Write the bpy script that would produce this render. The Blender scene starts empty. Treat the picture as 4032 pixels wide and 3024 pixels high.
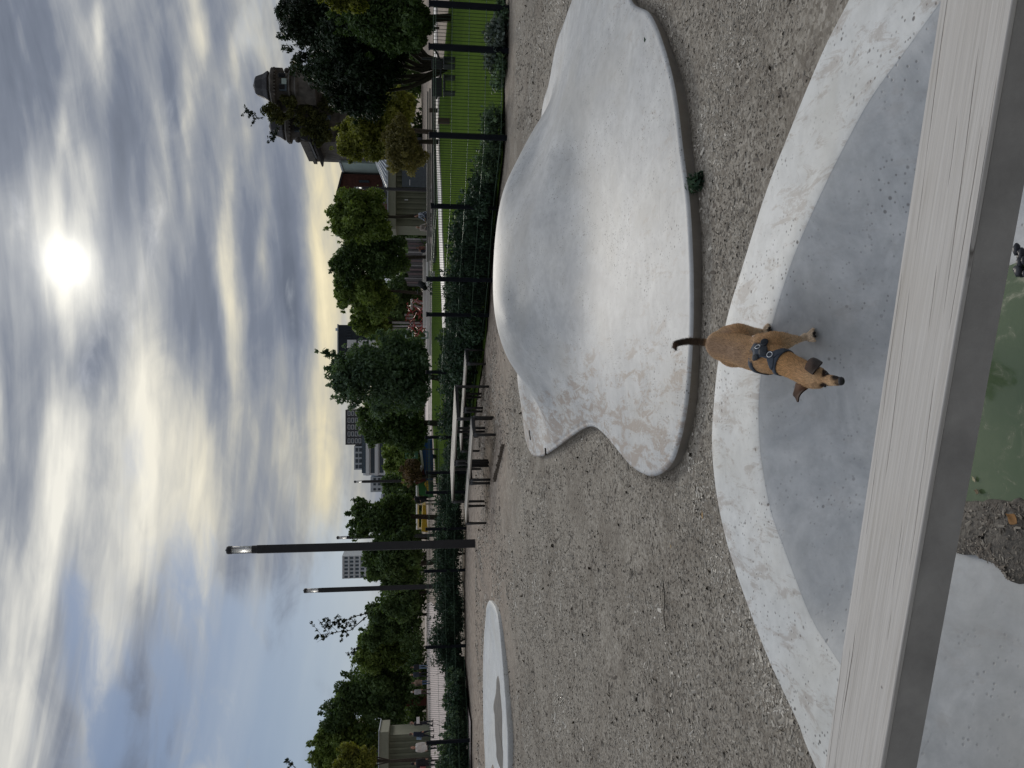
import bpy, bmesh, math, random
import numpy as np
from mathutils import Vector, Matrix, noise as mnoise
random.seed(7); rng = np.random.default_rng(7)
SC = bpy.context.scene; COL = SC.collection
PI = math.pi; rad = math.radians
# ---------------------------------------------------------------- camera
H = 1.6; F = 3028.0; PITCH = 0.130
cp, sp = math.cos(PITCH), math.sin(PITCH)
cd = bpy.data.cameras.new("camera"); cam = bpy.data.objects.new("camera", cd); COL.objects.link(cam)
cd.sensor_width = 36; cd.lens = 36 * F / 4032; cd.clip_start = 0.05; cd.clip_end = 3000
# the photograph was taken with the phone held on its side: world up points to picture left
M = Matrix(((0, 1, 0, 0), (-sp, 0, -cp, 0), (-cp, 0, sp, H), (0, 0, 0, 1)))
cam.matrix_world = M
SC.camera = cam

def ray(X, Y):
    t = (X - 2016) / F; s = (1512 - Y) / F
    y = cp - t * sp; z = -sp - t * cp
    return s / y, z / y
def P(X, Y, D):
    a, b = ray(X, Y); return Vector((a * D, D, H + b * D))
def G(X, Y, z=0.0):
    a, b = ray(X, Y); D = (z - H) / b; return Vector((a * D, D, z))
def z1(x, y): return 900 + x / 1.8433, y / 1.8433
def z2(x, y): return 1200 + x / 2.37, 700 + y / 2.37
def z3(x, y): return 1200 + x / 2.37, 1300 + y / 2.37
def z4(x, y): return 850 + x / 1.9235, 1950 + y / 1.9235
def z5(x, y): return 1100 + x / 2.212, 2400 + y / 2.212
def z6(x, y): return 2600 + x / 2.765, 1200 + y / 2.765
def zf(x, y): return x * 1.8228, y * 1.8228        # full overview picture
# ---------------------------------------------------------------- node helpers
class NT:
    def __init__(s, nt): s.nt = nt; s.n = nt.nodes; s.l = nt.links
    def new(s, t, **k):
        n = s.n.new(t)
        for a, b in k.items(): setattr(n, a, b)
        return n
    def put(s, sock, v):
        if isinstance(v, bpy.types.NodeSocket): s.l.new(v, sock)
        elif v is not None:
            if hasattr(sock.default_value, '__len__') and not hasattr(v, '__len__'): v = (v,) * len(sock.default_value)
            if hasattr(sock.default_value, '__len__') and len(sock.default_value) == 4 and len(v) == 3: v = tuple(v) + (1,)
            sock.default_value = v
    def m(s, op, a, b=None, c=None, clamp=False):
        n = s.new('ShaderNodeMath', operation=op, use_clamp=clamp)
        for i, v in enumerate((a, b, c)):
            if v is not None: s.put(n.inputs[i], v)
        return n.outputs[0]
    def v(s, op, a, b=None, out=0):
        n = s.new('ShaderNodeVectorMath', operation=op)
        s.put(n.inputs[0], a)
        if b is not None: s.put(n.inputs[3] if op == 'SCALE' else n.inputs[1], b)
        return n.outputs[out]
    def xyz(s, x, y, z):
        n = s.new('ShaderNodeCombineXYZ')
        for i, q in enumerate((x, y, z)): s.put(n.inputs[i], q)
        return n.outputs[0]
    def sep(s, v):
        n = s.new('ShaderNodeSeparateXYZ'); s.put(n.inputs[0], v); return n.outputs
    def noise(s, vec, scale, detail=4, rough=.5, dist=0, col=False):
        n = s.new('ShaderNodeTexNoise'); s.put(n.inputs['Vector'], vec)
        n.inputs['Scale'].default_value = scale; n.inputs['Detail'].default_value = detail
        n.inputs['Roughness'].default_value = rough; n.inputs['Distortion'].default_value = dist
        return n.outputs['Color' if col else 'Fac']
    def vor(s, vec, scale, feat='F1', out='Distance', rnd=1):
        n = s.new('ShaderNodeTexVoronoi', feature=feat); s.put(n.inputs['Vector'], vec)
        n.inputs['Scale'].default_value = scale; n.inputs['Randomness'].default_value = rnd
        return n.outputs[out]
    def ramp(s, f, pts, interp='LINEAR'):
        n = s.new('ShaderNodeValToRGB'); n.color_ramp.interpolation = interp
        e = n.color_ramp.elements
        while len(e) < len(pts): e.new(0.5)
        for el, (p, c) in zip(e, pts):
            el.position = p; el.color = tuple(c) + (1,) if len(c) == 3 else c
        s.put(n.inputs[0], f); return n.outputs[0]
    def mr(s, v, a, b, c=0, d=1, smooth=False):
        n = s.new('ShaderNodeMapRange'); n.clamp = True
        if smooth: n.interpolation_type = 'SMOOTHSTEP'
        for i, q in enumerate((v, a, b, c, d)): s.put(n.inputs[i], q)
        return n.outputs[0]
    def mix(s, f, a, b, blend='MIX'):
        n = s.new('ShaderNodeMix', data_type='RGBA', blend_type=blend)
        s.put(n.inputs[0], f); s.put(n.inputs[6], a); s.put(n.inputs[7], b); return n.outputs[2]
    def obj(s): return s.new('ShaderNodeTexCoord').outputs['Object']
    def attr(s, name, out='Fac'): return s.new('ShaderNodeAttribute', attribute_name=name).outputs[out]
    def bump(s, h, strength=.3, dist=.01):
        n = s.new('ShaderNodeBump'); s.put(n.inputs['Height'], h); s.put(n.inputs['Strength'], strength); s.put(n.inputs['Distance'], dist)
        return n.outputs[0]
def mat(name, fn):
    m = bpy.data.materials.new(name); m.use_nodes = True
    t = NT(m.node_tree); b = t.n['Principled BSDF']
    fn(t, b); return m
def setp(t, b, color=None, rough=None, normal=None, metal=None, spec=None, **k):
    if color is not None: t.put(b.inputs['Base Color'], color)
    if rough is not None: t.put(b.inputs['Roughness'], rough)
    if normal is not None: t.put(b.inputs['Normal'], normal)
    if metal is not None: t.put(b.inputs['Metallic'], metal)
    if spec is not None: t.put(b.inputs['Specular IOR Level'], spec)
# ---------------------------------------------------------------- world and sun
SUNAZ, SUNEL = math.atan2(.162, 1.0666), rad(22.4)
w = bpy.data.worlds.new("World"); SC.world = w; w.use_nodes = True
def world():
    t = NT(w.node_tree); bg = t.n['Background']
    sky = t.new('ShaderNodeTexSky', sky_type='NISHITA'); sky.sun_disc = False
    sky.sun_elevation = SUNEL; sky.sun_rotation = SUNAZ
    sky.air_density = 1.0; sky.dust_density = 1.0; sky.ozone_density = 2.0
    d = t.v('NORMALIZE', t.new('ShaderNodeTexCoord').outputs['Generated'])
    x, y, z = t.sep(d)
    yy = t.m('MAXIMUM', y, .15)
    a = t.m('DIVIDE', x, yy); b = t.m('DIVIDE', z, yy)
    q = t.m('ADD', t.m('MAXIMUM', z, 0), .10)
    px = t.m('DIVIDE', x, q); py = t.m('DIVIDE', y, q)
    pl = t.xyz(px, py, 0)
    # blobs live in azimuth/elevation tangents, warped so that their edges turn ragged
    wn = t.noise(t.xyz(t.m('MULTIPLY', a, 2.4), t.m('MULTIPLY', b, 8), 3.7), 1.0, 5, .5, .3, True)
    wv = t.v('MULTIPLY', t.v('SUBTRACT', wn, (.5, .5, .5)), (.30, .075, 0))
    ab = t.v('ADD', t.xyz(a, b, 0), wv)
    def blobs(lst, base):
        acc = base
        for (X, Y, sX, sY, amp) in lst:
            ca, cb = ray(X, Y)
            e = t.v('MULTIPLY', t.v('SUBTRACT', ab, (ca, cb, 0)), (F / sY, F / sX, 0))
            g = t.m('EXPONENT', t.m('MULTIPLY', t.v('DOT_PRODUCT', e, e, 1), -1))
            acc = t.m('MULTIPLY_ADD', g, amp, acc)
        return acc
    # long soft rolls of stratus seen edge-on
    bw = t.m('ADD', b, t.m('MULTIPLY', t.m('MULTIPLY', a, a), -.25))
    n1 = t.noise(t.xyz(t.m('MULTIPLY', a, 1.9), t.m('MULTIPLY', bw, 15), 0.4), 1.0, 4, .45, .3)
    n2 = t.noise(t.xyz(t.m('MULTIPLY', a, 3.0), t.m('MULTIPLY', b, 9), 7.1), 1.0, 6, .5, .5)
    n3 = t.noise(t.v('MULTIPLY', t.xyz(a, b, 2.2), (7, 17, 1)), 1.3, 8, .58, .8)
    val = t.m('ADD', t.m('MULTIPLY', t.m('SUBTRACT', n1, .5), 1.75), t.m('MULTIPLY', t.m('SUBTRACT', n2, .5), .6))
    val = t.m('ADD', val, t.m('MULTIPLY', t.m('SUBTRACT', n3, .5), .38))
    n4 = t.noise(t.xyz(t.m('MULTIPLY', a, 5), t.m('MULTIPLY', bw, 46), 9.4), 1.0, 5, .6, .6)
    val = t.m('ADD', val, t.m('MULTIPLY', t.m('SUBTRACT', n4, .5), .42))
    val = t.m('ADD', val, .44)
    val = blobs([
        (500, 900, 75, 480, -.50), (60, 330, 170, 620, -.30), (345, 460, 60, 150, -.25), (330, 1385, 85, 200, -.50),
        (100, 1130, 60, 90, -.20), (700, 150, 60, 330, -.22), (640, 1250, 60, 320, -.25), (1010, 1050, 40, 500, -.2), (850, 1300, 40, 300, -.22),
        (1150, 300, 60, 300, -.12), (1120, 1150, 30, 260, -.3),
        (740, 620, 34, 400, .38), (900, 950, 40, 480, .40), (420, 160, 34, 170, .35), (800, 90, 24, 120, .3), (930, 90, 24, 130, .25),
        (240, 640, 34, 190, .35), (1040, 930, 22, 260, .35), (1240, 1000, 50, 500, .38), (1240, 1900, 70, 330, .32),
        (700, 2050, 200, 420, .38), (1050, 1750, 160, 330, .22), (250, 1900, 260, 480, .30), (380, 2700, 70, 330, .25), (600, 2500, 70, 300, .18)], val)
    # glow of the sun behind thin cloud
    sd = (math.sin(SUNAZ) * math.cos(SUNEL), math.cos(SUNAZ) * math.cos(SUNEL), math.sin(SUNEL))
    dn = t.v('NORMALIZE', t.v('ADD', d, t.v('MULTIPLY', t.v('SUBTRACT', wn, (.5, .5, .5)), (.05, 0, .05))))
    ang = t.m('ARCCOSINE', t.m('MINIMUM', t.v('DOT_PRODUCT', dn, sd, 1), 1))
    halo = t.m('EXPONENT', t.m('MULTIPLY', t.m('POWER', t.m('DIVIDE', ang, .085), 2), -1))
    core = t.m('EXPONENT', t.m('MULTIPLY', t.m('POWER', t.m('DIVIDE', ang, .0145), 1.5), -1))
    bloom = t.m('EXPONENT', t.m('DIVIDE', ang, -.055))
    val = t.m('ADD', val, t.m('MULTIPLY', halo, .40))
    cloud = t.ramp(val, [(0.0, (.120, .140, .182)), (.25, (.165, .188, .238)), (.5, (.29, .308, .338)), (.75, (.52, .52, .50)), (1.0, (.76, .74, .67))])
    # evening warmth low over the houses
    warm = t.m('MULTIPLY', t.mr(b, .42, .02, 0, 1, True), t.mr(val, .35, .85, 0, 1))
    cloud = t.mix(t.m('MULTIPLY', warm, .85), cloud, t.mix(1.0, cloud, (1.14, 1.0, .66), 'MULTIPLY'))
    # openings with blue sky
    gap = t.m('ADD', t.m('MULTIPLY', t.m('SUBTRACT', n2, .5), 1.6), t.m('MULTIPLY', t.m('SUBTRACT', n3, .5), 1.1))
    gap = blobs([(520, 1900, 60, 200, .55), (275, 2420, 70, 230, .60), (440, 2860, 60, 240, .62), (1150, 2800, 420, 620, 1.15), (620, 3000, 160, 430, .65),
                 (1130, 1150, 34, 330, .40), (1240, 2250, 110, 330, .55), (930, 150, 40, 400, .25), (1330, 1450, 40, 800, .4)], gap)
    gm = t.mr(gap, .18, .85, 0, .92, True)
    blue = t.mix(1.0, t.v('SCALE', sky.outputs[0], .05), (.9, .95, 1.0), 'MULTIPLY')
    blue = t.mix(.6, blue, (.20, .26, .385))
    lift = t.mr(b, .25, .0, 0, .5)
    blue = t.mix(lift, blue, (.42, .50, .58))
    col = t.mix(gm, cloud, blue)
    # sky out of view: brightened overhead to light the ground, dimmed behind the camera
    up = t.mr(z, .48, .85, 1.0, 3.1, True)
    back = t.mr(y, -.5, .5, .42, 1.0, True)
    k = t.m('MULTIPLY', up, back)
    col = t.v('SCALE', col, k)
    col = t.v('ADD', col, t.v('SCALE', t.xyz(1.0, .97, .88), t.m('ADD', t.m('MULTIPLY', core, 1.15), t.m('MULTIPLY', bloom, .27))))
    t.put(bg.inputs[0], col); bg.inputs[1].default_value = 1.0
world()
w.cycles.sampling_method = 'MANUAL'; w.cycles.sample_map_resolution = 1024
sl = bpy.data.lights.new("sun", 'SUN'); sl.energy = 1.0; sl.angle = rad(12); sl.color = (1, .93, .82)
so = bpy.data.objects.new("sun", sl); COL.objects.link(so)
so.rotation_euler = Vector((-math.sin(SUNAZ) * math.cos(SUNEL), -math.cos(SUNAZ) * math.cos(SUNEL), -math.sin(SUNEL))).to_track_quat('-Z', 'Y').to_euler()
SC.view_settings.view_transform = 'Standard'; SC.view_settings.look = 'None'
SC.view_settings.exposure = 0.22; SC.view_settings.gamma = 1
SC.cycles.max_bounces = 6; SC.cycles.transparent_max_bounces = 8
# ---------------------------------------------------------------- object helpers
def link(name, me, mats=None, parent=None):
    o = bpy.data.objects.new(name, me); COL.objects.link(o)
    if mats is not None and me is not None:
        for m in (mats if isinstance(mats, (list, tuple)) else [mats]): me.materials.append(m)
    if parent is not None: o.parent = parent
    return o
def tag(o, label=None, cat=None, group=None, kind=None):
    if label: o['label'] = label
    if cat: o['category'] = cat
    if group: o['group'] = group
    if kind: o['kind'] = kind
    return o
def thing(name, loc, label, cat, group=None, rz=0):
    o = bpy.data.objects.new(name, None); COL.objects.link(o); o.location = loc; o.rotation_euler = (0, 0, rz)
    o.empty_display_size = .2
    return tag(o, label, cat, group)
def npmesh(name, V, Fc, smooth=False):
    me = bpy.data.meshes.new(name)
    V = np.asarray(V, dtype=np.float32); Fc = np.asarray(Fc, dtype=np.int32)
    k = Fc.shape[1]; n = len(Fc)
    me.vertices.add(len(V)); me.vertices.foreach_set('co', V.ravel())
    me.loops.add(n * k); me.loops.foreach_set('vertex_index', Fc.ravel())
    me.polygons.add(n); me.polygons.foreach_set('loop_start', np.arange(0, n * k, k, dtype=np.int32))
    me.polygons.foreach_set('loop_total', np.full(n, k, dtype=np.int32))
    me.update(calc_edges=True); me.validate()
    if smooth: me.polygons.foreach_set('use_smooth', np.ones(n, dtype=bool))
    return me
def fattr(me, name, arr, dom='FACE'):
    a = me.attributes.new(name, 'FLOAT', dom); a.data.foreach_set('value', np.asarray(arr, dtype=np.float32))
class MB:
    """collects shapes; build() links them as ONE mesh object"""
    def __init__(s): s.v = []; s.f = []; s.mi = []; s.cur = 0
    def mat(s, i): s.cur = i; return s
    def poly(s, pts, faces):
        o = len(s.v); s.v += [tuple(p) for p in pts]
        for f in faces: s.f.append([o + i for i in f]); s.mi.append(s.cur)
        return s
    def box(s, c, d, R=None):
        x, y, z = [q / 2 for q in d]; c = Vector(c)
        pts = [Vector((sx * x, sy * y, sz * z)) for sz in (-1, 1) for sx, sy in ((-1, -1), (1, -1), (1, 1), (-1, 1))]
        if R is not None:
            if not isinstance(R, Matrix): R = Matrix.Rotation(R, 3, 'Z')
            pts = [R @ p for p in pts]
        return s.poly([p + c for p in pts], [(3, 2, 1, 0), (4, 5, 6, 7), (0, 1, 5, 4), (1, 2, 6, 5), (2, 3, 7, 6), (3, 0, 4, 7)])
    def bar(s, a, b, wd, ht=None, up=(0, 0, 1)):
        a, b = Vector(a), Vector(b); d = b - a; L = d.length; d.normalize()
        u = Vector(up)
        if abs(d.dot(u)) > .98: u = Vector((0, 1, 0))
        sd = d.cross(u).normalized(); u = sd.cross(d)
        ht = wd if ht is None else ht
        R = Matrix((sd, d, u)).transposed()
        return s.box((a + b) / 2, (wd, L, ht), R)
    def tube(s, pts, rs, n=8, caps=True):
        pts = [Vector(p) for p in pts]; rs = rs if hasattr(rs, '__len__') else [rs] * len(pts)
        rings = []; prev = None
        for i, p in enumerate(pts):
            d = (pts[min(i + 1, len(pts) - 1)] - pts[max(i - 1, 0)]).normalized()
            if prev is None: u = d.orthogonal().normalized()
            else:
                u = (prev - d * prev.dot(d)).normalized()
            prev = u; v = d.cross(u)
            rings.append([p + (u * math.cos(2 * PI * k / n) + v * math.sin(2 * PI * k / n)) * rs[i] for k in range(n)])
        fs = [(i * n + k, i * n + (k + 1) % n, (i + 1) * n + (k + 1) % n, (i + 1) * n + k) for i in range(len(pts) - 1) for k in range(n)]
        if caps: fs += [tuple(range(n - 1, -1, -1)), tuple((len(pts) - 1) * n + k for k in range(n))]
        return s.poly([q for r in rings for q in r], fs)
    def prism(s, poly, h, up=(0, 0, 1)):
        n = len(poly); up = Vector(up) * h; b = [Vector(p) for p in poly]
        return s.poly(b + [p + up for p in b], [tuple(range(n - 1, -1, -1)), tuple(range(n, 2 * n))] + [(i, (i + 1) % n, n + (i + 1) % n, n + i) for i in range(n)])
    def ball(s, c, r, n=10, m=7):
        c = Vector(c); r = r if hasattr(r, '__len__') else (r, r, r)
        pts = [c + Vector((0, 0, -r[2]))]
        for j in range(1, m):
            th = -PI / 2 + PI * j / m
            pts += [c + Vector((r[0] * math.cos(th) * math.cos(2 * PI * k / n), r[1] * math.cos(th) * math.sin(2 * PI * k / n), r[2] * math.sin(th))) for k in range(n)]
        pts.append(c + Vector((0, 0, r[2]))); e = len(pts) - 1
        fs = [(0, 1 + (k + 1) % n, 1 + k) for k in range(n)]
        for j in range(m - 2):
            o = 1 + j * n; fs += [(o + k, o + (k + 1) % n, o + n + (k + 1) % n, o + n + k) for k in range(n)]
        o = 1 + (m - 2) * n; fs += [(o + k, o + (k + 1) % n, e) for k in range(n)]
        return s.poly(pts, fs)
    def mesh(s, name, smooth=False):
        me = bpy.data.meshes.new(name); me.from_pydata(s.v, [], s.f)
        me.polygons.foreach_set('material_index', s.mi)
        if smooth: me.polygons.foreach_set('use_smooth', [True] * len(s.f))
        me.update(); return me
    def build(s, name, mats, parent=None, smooth=False, bevel=0):
        o = link(name, s.mesh(name, smooth), mats, parent)
        if bevel:
            m = o.modifiers.new('bevel', 'BEVEL'); m.width = bevel; m.segments = 2; m.limit_method = 'ANGLE'
        return o
def catmull(pts, closed=True, k=10):
    pts = [Vector(p) for p in pts]; n = len(pts); out = []
    for i in range(n if closed else n - 1):
        g = lambda j: pts[j % n] if closed else pts[max(0, min(n - 1, j))]
        p0, p1, p2, p3 = g(i - 1), g(i), g(i + 1), g(i + 2)
        for q in range(k):
            u = q / k
            out.append(.5 * ((2 * p1) + (-p0 + p2) * u + (2 * p0 - 5 * p1 + 4 * p2 - p3) * u * u + (-p0 + 3 * p1 - 3 * p2 + p3) * u ** 3))
    if not closed: out.append(pts[-1])
    return out
# ---------------------------------------------------------------- materials
def _concrete(base, tint, pit=1.0, mud=0.0, rough=.62, pitscale=1.0):
    def f(t, b):
        o = t.obj()
        n1 = t.noise(o, 2.8, 8, .68, .6); n2 = t.noise(o, 14, 6, .65); n3 = t.noise(t.v('MULTIPLY', o, (22, 5, 5)), 1, 5, .65)
        c = t.mix(t.mr(n1, .34, .66), base, tint)
        c = t.mix(t.m('MULTIPLY', t.mr(n2, .42, .75), .42), c, tuple(q * .66 for q in base))
        c = t.mix(t.m('MULTIPLY', t.mr(n3, .48, .72), .34), c, tuple(min(1, q * 1.22) for q in base))
        c = t.mix(t.m('MULTIPLY', t.mr(t.noise(o, 1.1, 4, .6, .4), .46, .66), .35), c, tuple(q * k for q, k in zip(base, (1.0, .93, .80))))
        sc_ = t.m('MULTIPLY', t.mr(t.noise(t.v('MULTIPLY', t.v('ADD', o, (3, 1, 0)), (4, 26, 4)), 1, 6, .7, .8), .60, .70), t.mr(t.noise(o, 1.7, 3, .5), .45, .6))
        c = t.mix(t.m('MULTIPLY', sc_, .30), c, tuple(q * .45 for q in base))
        hgt = t.m('MULTIPLY', n2, .5)
        if pit:
            dense = t.mr(t.noise(o, 3.1, 3, .5), .42, .62)
            for sc, th, st in ((26 * pitscale, .20, .85), (60 * pitscale, .30, .7)):
                vd = t.vor(o, sc); vc = t.sep(t.vor(o, sc, out='Color'))[0]
                mask = t.m('MULTIPLY', t.mr(vd, th * 1.15, th * .6), t.mr(vc, .70, .76))
                mask = t.m('MULTIPLY', mask, t.m('MULTIPLY', dense, pit), clamp=True)
                c = t.mix(t.m('MULTIPLY', mask, st), c, (.055, .05, .045))
                hgt = t.m('SUBTRACT', hgt, mask)
        if mud:
            m1 = t.noise(t.v('MULTIPLY', o, (2.2, .8, 1)), 5, 9, .78, .5); mk = t.attr('mud')
            mm = t.m('MULTIPLY', t.mr(t.m('ADD', m1, t.m('MULTIPLY', mk, .14)), .582, .65), t.mr(mk, .08, .5))
            c = t.mix(t.m('MULTIPLY', mm, mud), c, (.245, .19, .15))
        setp(t, b, c, rough, t.bump(hgt, .25, .006), spec=.35)
    return f
M_conc = mat('pale_concrete', _concrete((.365, .375, .385), (.52, .53, .53), 1.3, .72, .58))
M_bowl = mat('bowl_concrete', _concrete((.33, .345, .36), (.53, .54, .545), .7, .5, .5))
M_rim = mat('rim_concrete', _concrete((.49, .50, .495), (.63, .64, .635), 1.6, .5, .6))
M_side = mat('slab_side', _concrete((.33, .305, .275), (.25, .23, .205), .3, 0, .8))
def _gravel(t, b):
    o = t.obj()
    n1 = t.noise(o, .5, 5, .6); n2 = t.noise(o, 7, 5, .65); n3 = t.noise(o, 42, 6, .75); n4 = t.noise(o, 150, 3, .7)
    v = t.vor(o, 55, out='Color'); vs = t.sep(v)[0]
    c = t.ramp(t.m('ADD', t.m('MULTIPLY', n3, .6), t.m('MULTIPLY', vs, .4)), [(.22, (.155, .135, .11)), (.45, (.265, .240, .203)), (.62, (.345, .315, .27)), (.85, (.47, .44, .39))])
    c = t.mix(t.m('MULTIPLY', t.mr(n2, .48, .75), .55), c, (.17, .148, .125))
    c = t.mix(t.m('MULTIPLY', t.mr(t.noise(o, 1.3, 6, .65, .5), .46, .62), .5), c, (.150, .128, .104))
    y = t.sep(o)[1]
    far = t.mr(t.m('ADD', y, t.m('MULTIPLY', t.m('SUBTRACT', n1, .5), 6)), 10.5, 15.5, 0, 1, True)
    c = t.mix(t.m('MULTIPLY', far, .75), c, t.mix(t.mr(t.noise(o, 5.5, 8, .8), .36, .64), (.13, .098, .076), (.46, .385, .32)))
    h = t.m('ADD', t.m('MULTIPLY', n3, 1.0), t.m('ADD', t.m('MULTIPLY', n4, .35), t.m('MULTIPLY', n2, 2.0)))
    setp(t, b, c, .95, t.bump(h, .7, .012), spec=.1)
M_gravel = mat('wood_chip_ground', _gravel)
def _chip(t, b):
    r = t.attr('tint')
    c = t.ramp(r, [(0, (.14, .12, .10)), (.3, (.27, .243, .205)), (.7, (.385, .352, .30)), (1, (.62, .58, .51))])
    setp(t, b, c, .9, spec=.2)
M_chip = mat('weathered_chip', _chip)
def _wood(t, b):  # grey, rain-bleached softwood
    o = t.obj()
    s = t.v('MULTIPLY', o, (1.6, 120, 100)); s2 = t.v('MULTIPLY', o, (.7, 38, 30))
    g = t.noise(s, 1, 5, .6, .35); g2 = t.noise(s2, 1, 4, .6, .5); g3 = t.noise(t.v('MULTIPLY', o, (2.2, 110, 110)), 1, 4, .7)
    c = t.mix(t.mr(g, .25, .75), (.44, .415, .385), (.55, .527, .497))
    c = t.mix(t.m('MULTIPLY', t.mr(g2, .45, .75), .15), c, (.62, .60, .575))
    c = t.mix(t.m('MULTIPLY', t.mr(g3, .48, .72), .5), c, (.28, .255, .225))
    c = t.mix(t.m('MULTIPLY', t.mr(t.noise(o, 3, 3), .5, .75), .25), c, (.40, .35, .28))
    # long drying cracks, nearly along the grain
    X_, Y_, Z_ = t.sep(o); cr = 0.0
    rr = random.Random(5)
    wob = t.m('MULTIPLY', t.m('SUBTRACT', t.noise(t.xyz(t.m('MULTIPLY', X_, 1.9), t.m('MULTIPLY', Y_, 9), 0), 1, 5, .65),   .5), .018)
    for i in range(9):
        y0 = -.13 + .26 * i / 8 + rr.uniform(-.018, .018); sl_ = .026 + rr.uniform(-.024, .024)
        d_ = t.m('ABSOLUTE', t.m('SUBTRACT', t.m('SUBTRACT', Y_, wob), t.m('MULTIPLY_ADD', t.m('MODULO', t.m('ADD', X_, 40 + rr.random() * 3), 2.1 + rr.random() * 1.4), sl_, y0 - .03)))
        br = t.mr(t.noise(t.xyz(t.m('MULTIPLY', X_, 1.9), i * 3.7, 0), 1, 2, .5), .50, .63)
        wdt = t.m('MULTIPLY', br, rr.choice((.0002, .0005, .0008, .0018)))
        cr = t.m('MAXIMUM', cr, t.m('MULTIPLY', t.mr(t.m('SUBTRACT', d_, wdt), 0, .0008, 1, 0), t.mr(br, .05, .3)))
    c = t.mix(t.m('MULTIPLY', cr, .8), c, (.10, .088, .075))
    kn = t.vor(o, 9); kc = t.sep(t.vor(o, 9, out='Color'))[1]
    km = t.m('MULTIPLY', t.mr(kn, .05, .025), t.mr(kc, .55, .6)); c = t.mix(t.m('MULTIPLY', km, .75), c, (.07, .06, .05))
    h = t.m('SUBTRACT', t.m('ADD', t.m('MULTIPLY', g, .5), t.m('MULTIPLY', g3, .3)), t.m('MULTIPLY', cr, 2.0))
    setp(t, b, c, .8, t.bump(h, .55, .004), spec=.25)
M_wood = mat('weathered_timber', _wood)
def simple(name, col, rough=.6, metal=0, spec=.4, var=.15, scale=6, bumpy=0, bscale=30):
    def f(t, b):
        o = t.obj(); n = t.noise(o, scale, 5, .6)
        c = t.mix(t.mr(n, .3, .7), tuple(q * (1 - var) for q in col), tuple(min(1, q * (1 + var)) for q in col))
        nm = t.bump(t.noise(o, bscale, 4, .6), bumpy, .01) if bumpy else None
        setp(t, b, c, rough, nm, metal, spec)
    return mat(name, f)
# ================================================================ near concrete bowl
BC = Vector((-.05, 1.95, 0))
outer_px = [(1830, 0), (1770, 120), (1700, 290), (1650, 420), (1600, 580), (1570, 680), (1548, 790), (1538, 900), (1536, 970), (1546, 1070), (1570, 1180), (1610, 1300), (1660, 1430), (1720, 1560), (1760, 1659)]
inner_px = [(2032, 0), (1960, 100), (1880, 210), (1830, 300), (1780, 400), (1722, 530), (1690, 620), (1664, 710), (1645, 790), (1637, 880), (1640, 970), (1650, 1040), (1665, 1110), (1690, 1180), (1720, 1260), (1753, 1340), (1810, 1430)]
outer = [G(*zf(*p), .1) for p in outer_px] + [Vector((-1.78, 2.1, .1)), Vector((-1.85, 1.4, .1)), Vector((-1.5, .6, .1)), Vector((-.8, .1, .1)), Vector((0, -.05, .1)), Vector((.8, .1, .1)), Vector((1.5, .7, .1)), Vector((1.72, 1.5, .1)), Vector((1.6, 2.05, .1))]
inner = [G(*zf(*p), .1) for p in inner_px] + [Vector((-1.36, 1.75, .1)), Vector((-1.25, 1.15, .1)), Vector((-.8, .7, .1)), Vector((0, .5, .1)), Vector((.7, .7, .1)), Vector((1.15, 1.15, .1)), Vector((1.28, 1.6, .1))]
NA = 220
def polar(curve, c, n):
    cv = catmull(curve, True, 8); th = np.array([math.atan2(p.y - c.y, p.x - c.x) for p in cv]); r = np.array([(p.xy - c.xy).length for p in cv])
    o = np.argsort(th); th = th[o]; r = r[o]
    th = np.concatenate([th - 2 * PI, th, th + 2 * PI]); r = np.concatenate([r, r, r])
    T = np.linspace(-PI, PI, n, endpoint=False); return T, np.interp(T, th, r)
TH, RO = polar(outer, BC, NA); _, RI = polar(inner, BC, NA)
def ringmesh(name, rings, close_center=None):
    n = len(rings[0]); V = np.concatenate([np.asarray(r) for r in rings]); Fs = []
    for i in range(len(rings) - 1):
        k = np.arange(n); k2 = (k + 1) % n
        Fs.append(np.stack([i * n + k, i * n + k2, (i + 1) * n + k2, (i + 1) * n + k], 1))
    Fs = np.concatenate(Fs)
    return V, Fs
def pol(c, R, z): return np.stack([c.x + R * np.cos(TH), c.y + R * np.sin(TH), np.full(NA, 0.0) + z], 1)
def bowl_z(s):      # s = share of the way from inner lip to the centre
    u = min(1, s / .62); return .1 - .27 * (u * u * (3 - 2 * u) * .35 + u * (2 - u) * .65)
rings = [pol(BC, RO, -.05), pol(BC, RO, .09), pol(BC, RO - .006, .097), pol(BC, RO - .015, .1)]
for k in range(1, 7): rings.append(pol(BC, RO - .015 + (RI + .012 - RO + .015) * k / 6, .1))
rings.append(pol(BC, RI, .096))
V, Fs = ringmesh('rim', rings)
bowl = thing('concrete_bowl', (BC.x, BC.y, 0), 'round sunken pale concrete bowl with a broad flat rim, under the tan dog', 'play bowl')
def local(V, o): V = np.array(V, dtype=float); V -= np.array(o.location); return V
me = npmesh('rim', local(V, bowl), Fs[:, ::-1], True); fattr(me, 'mud', np.full(len(V), .45), 'POINT'); link('rim', me, M_rim, bowl)
rings = []
for k in range(0, 42):
    s = (k / 41) * .985; rr = RI * (1 - s) + .0005
    z = bowl_z(s)
    rings.append(pol(BC, rr, z if k else .0955))
V, Fs = ringmesh('basin', rings)
me = npmesh('basin', local(V, bowl), Fs[:, ::-1], True); fattr(me, 'mud', np.full(len(V), .18), 'POINT'); link('basin', me, M_bowl, bowl)
def floor_z(x, y):
    d = Vector((x - BC.x, y - BC.y)); th = math.atan2(d.y, d.x); ri = np.interp(th, TH, RI, period=2 * PI); return bowl_z(max(0, 1 - d.length / ri))
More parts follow.
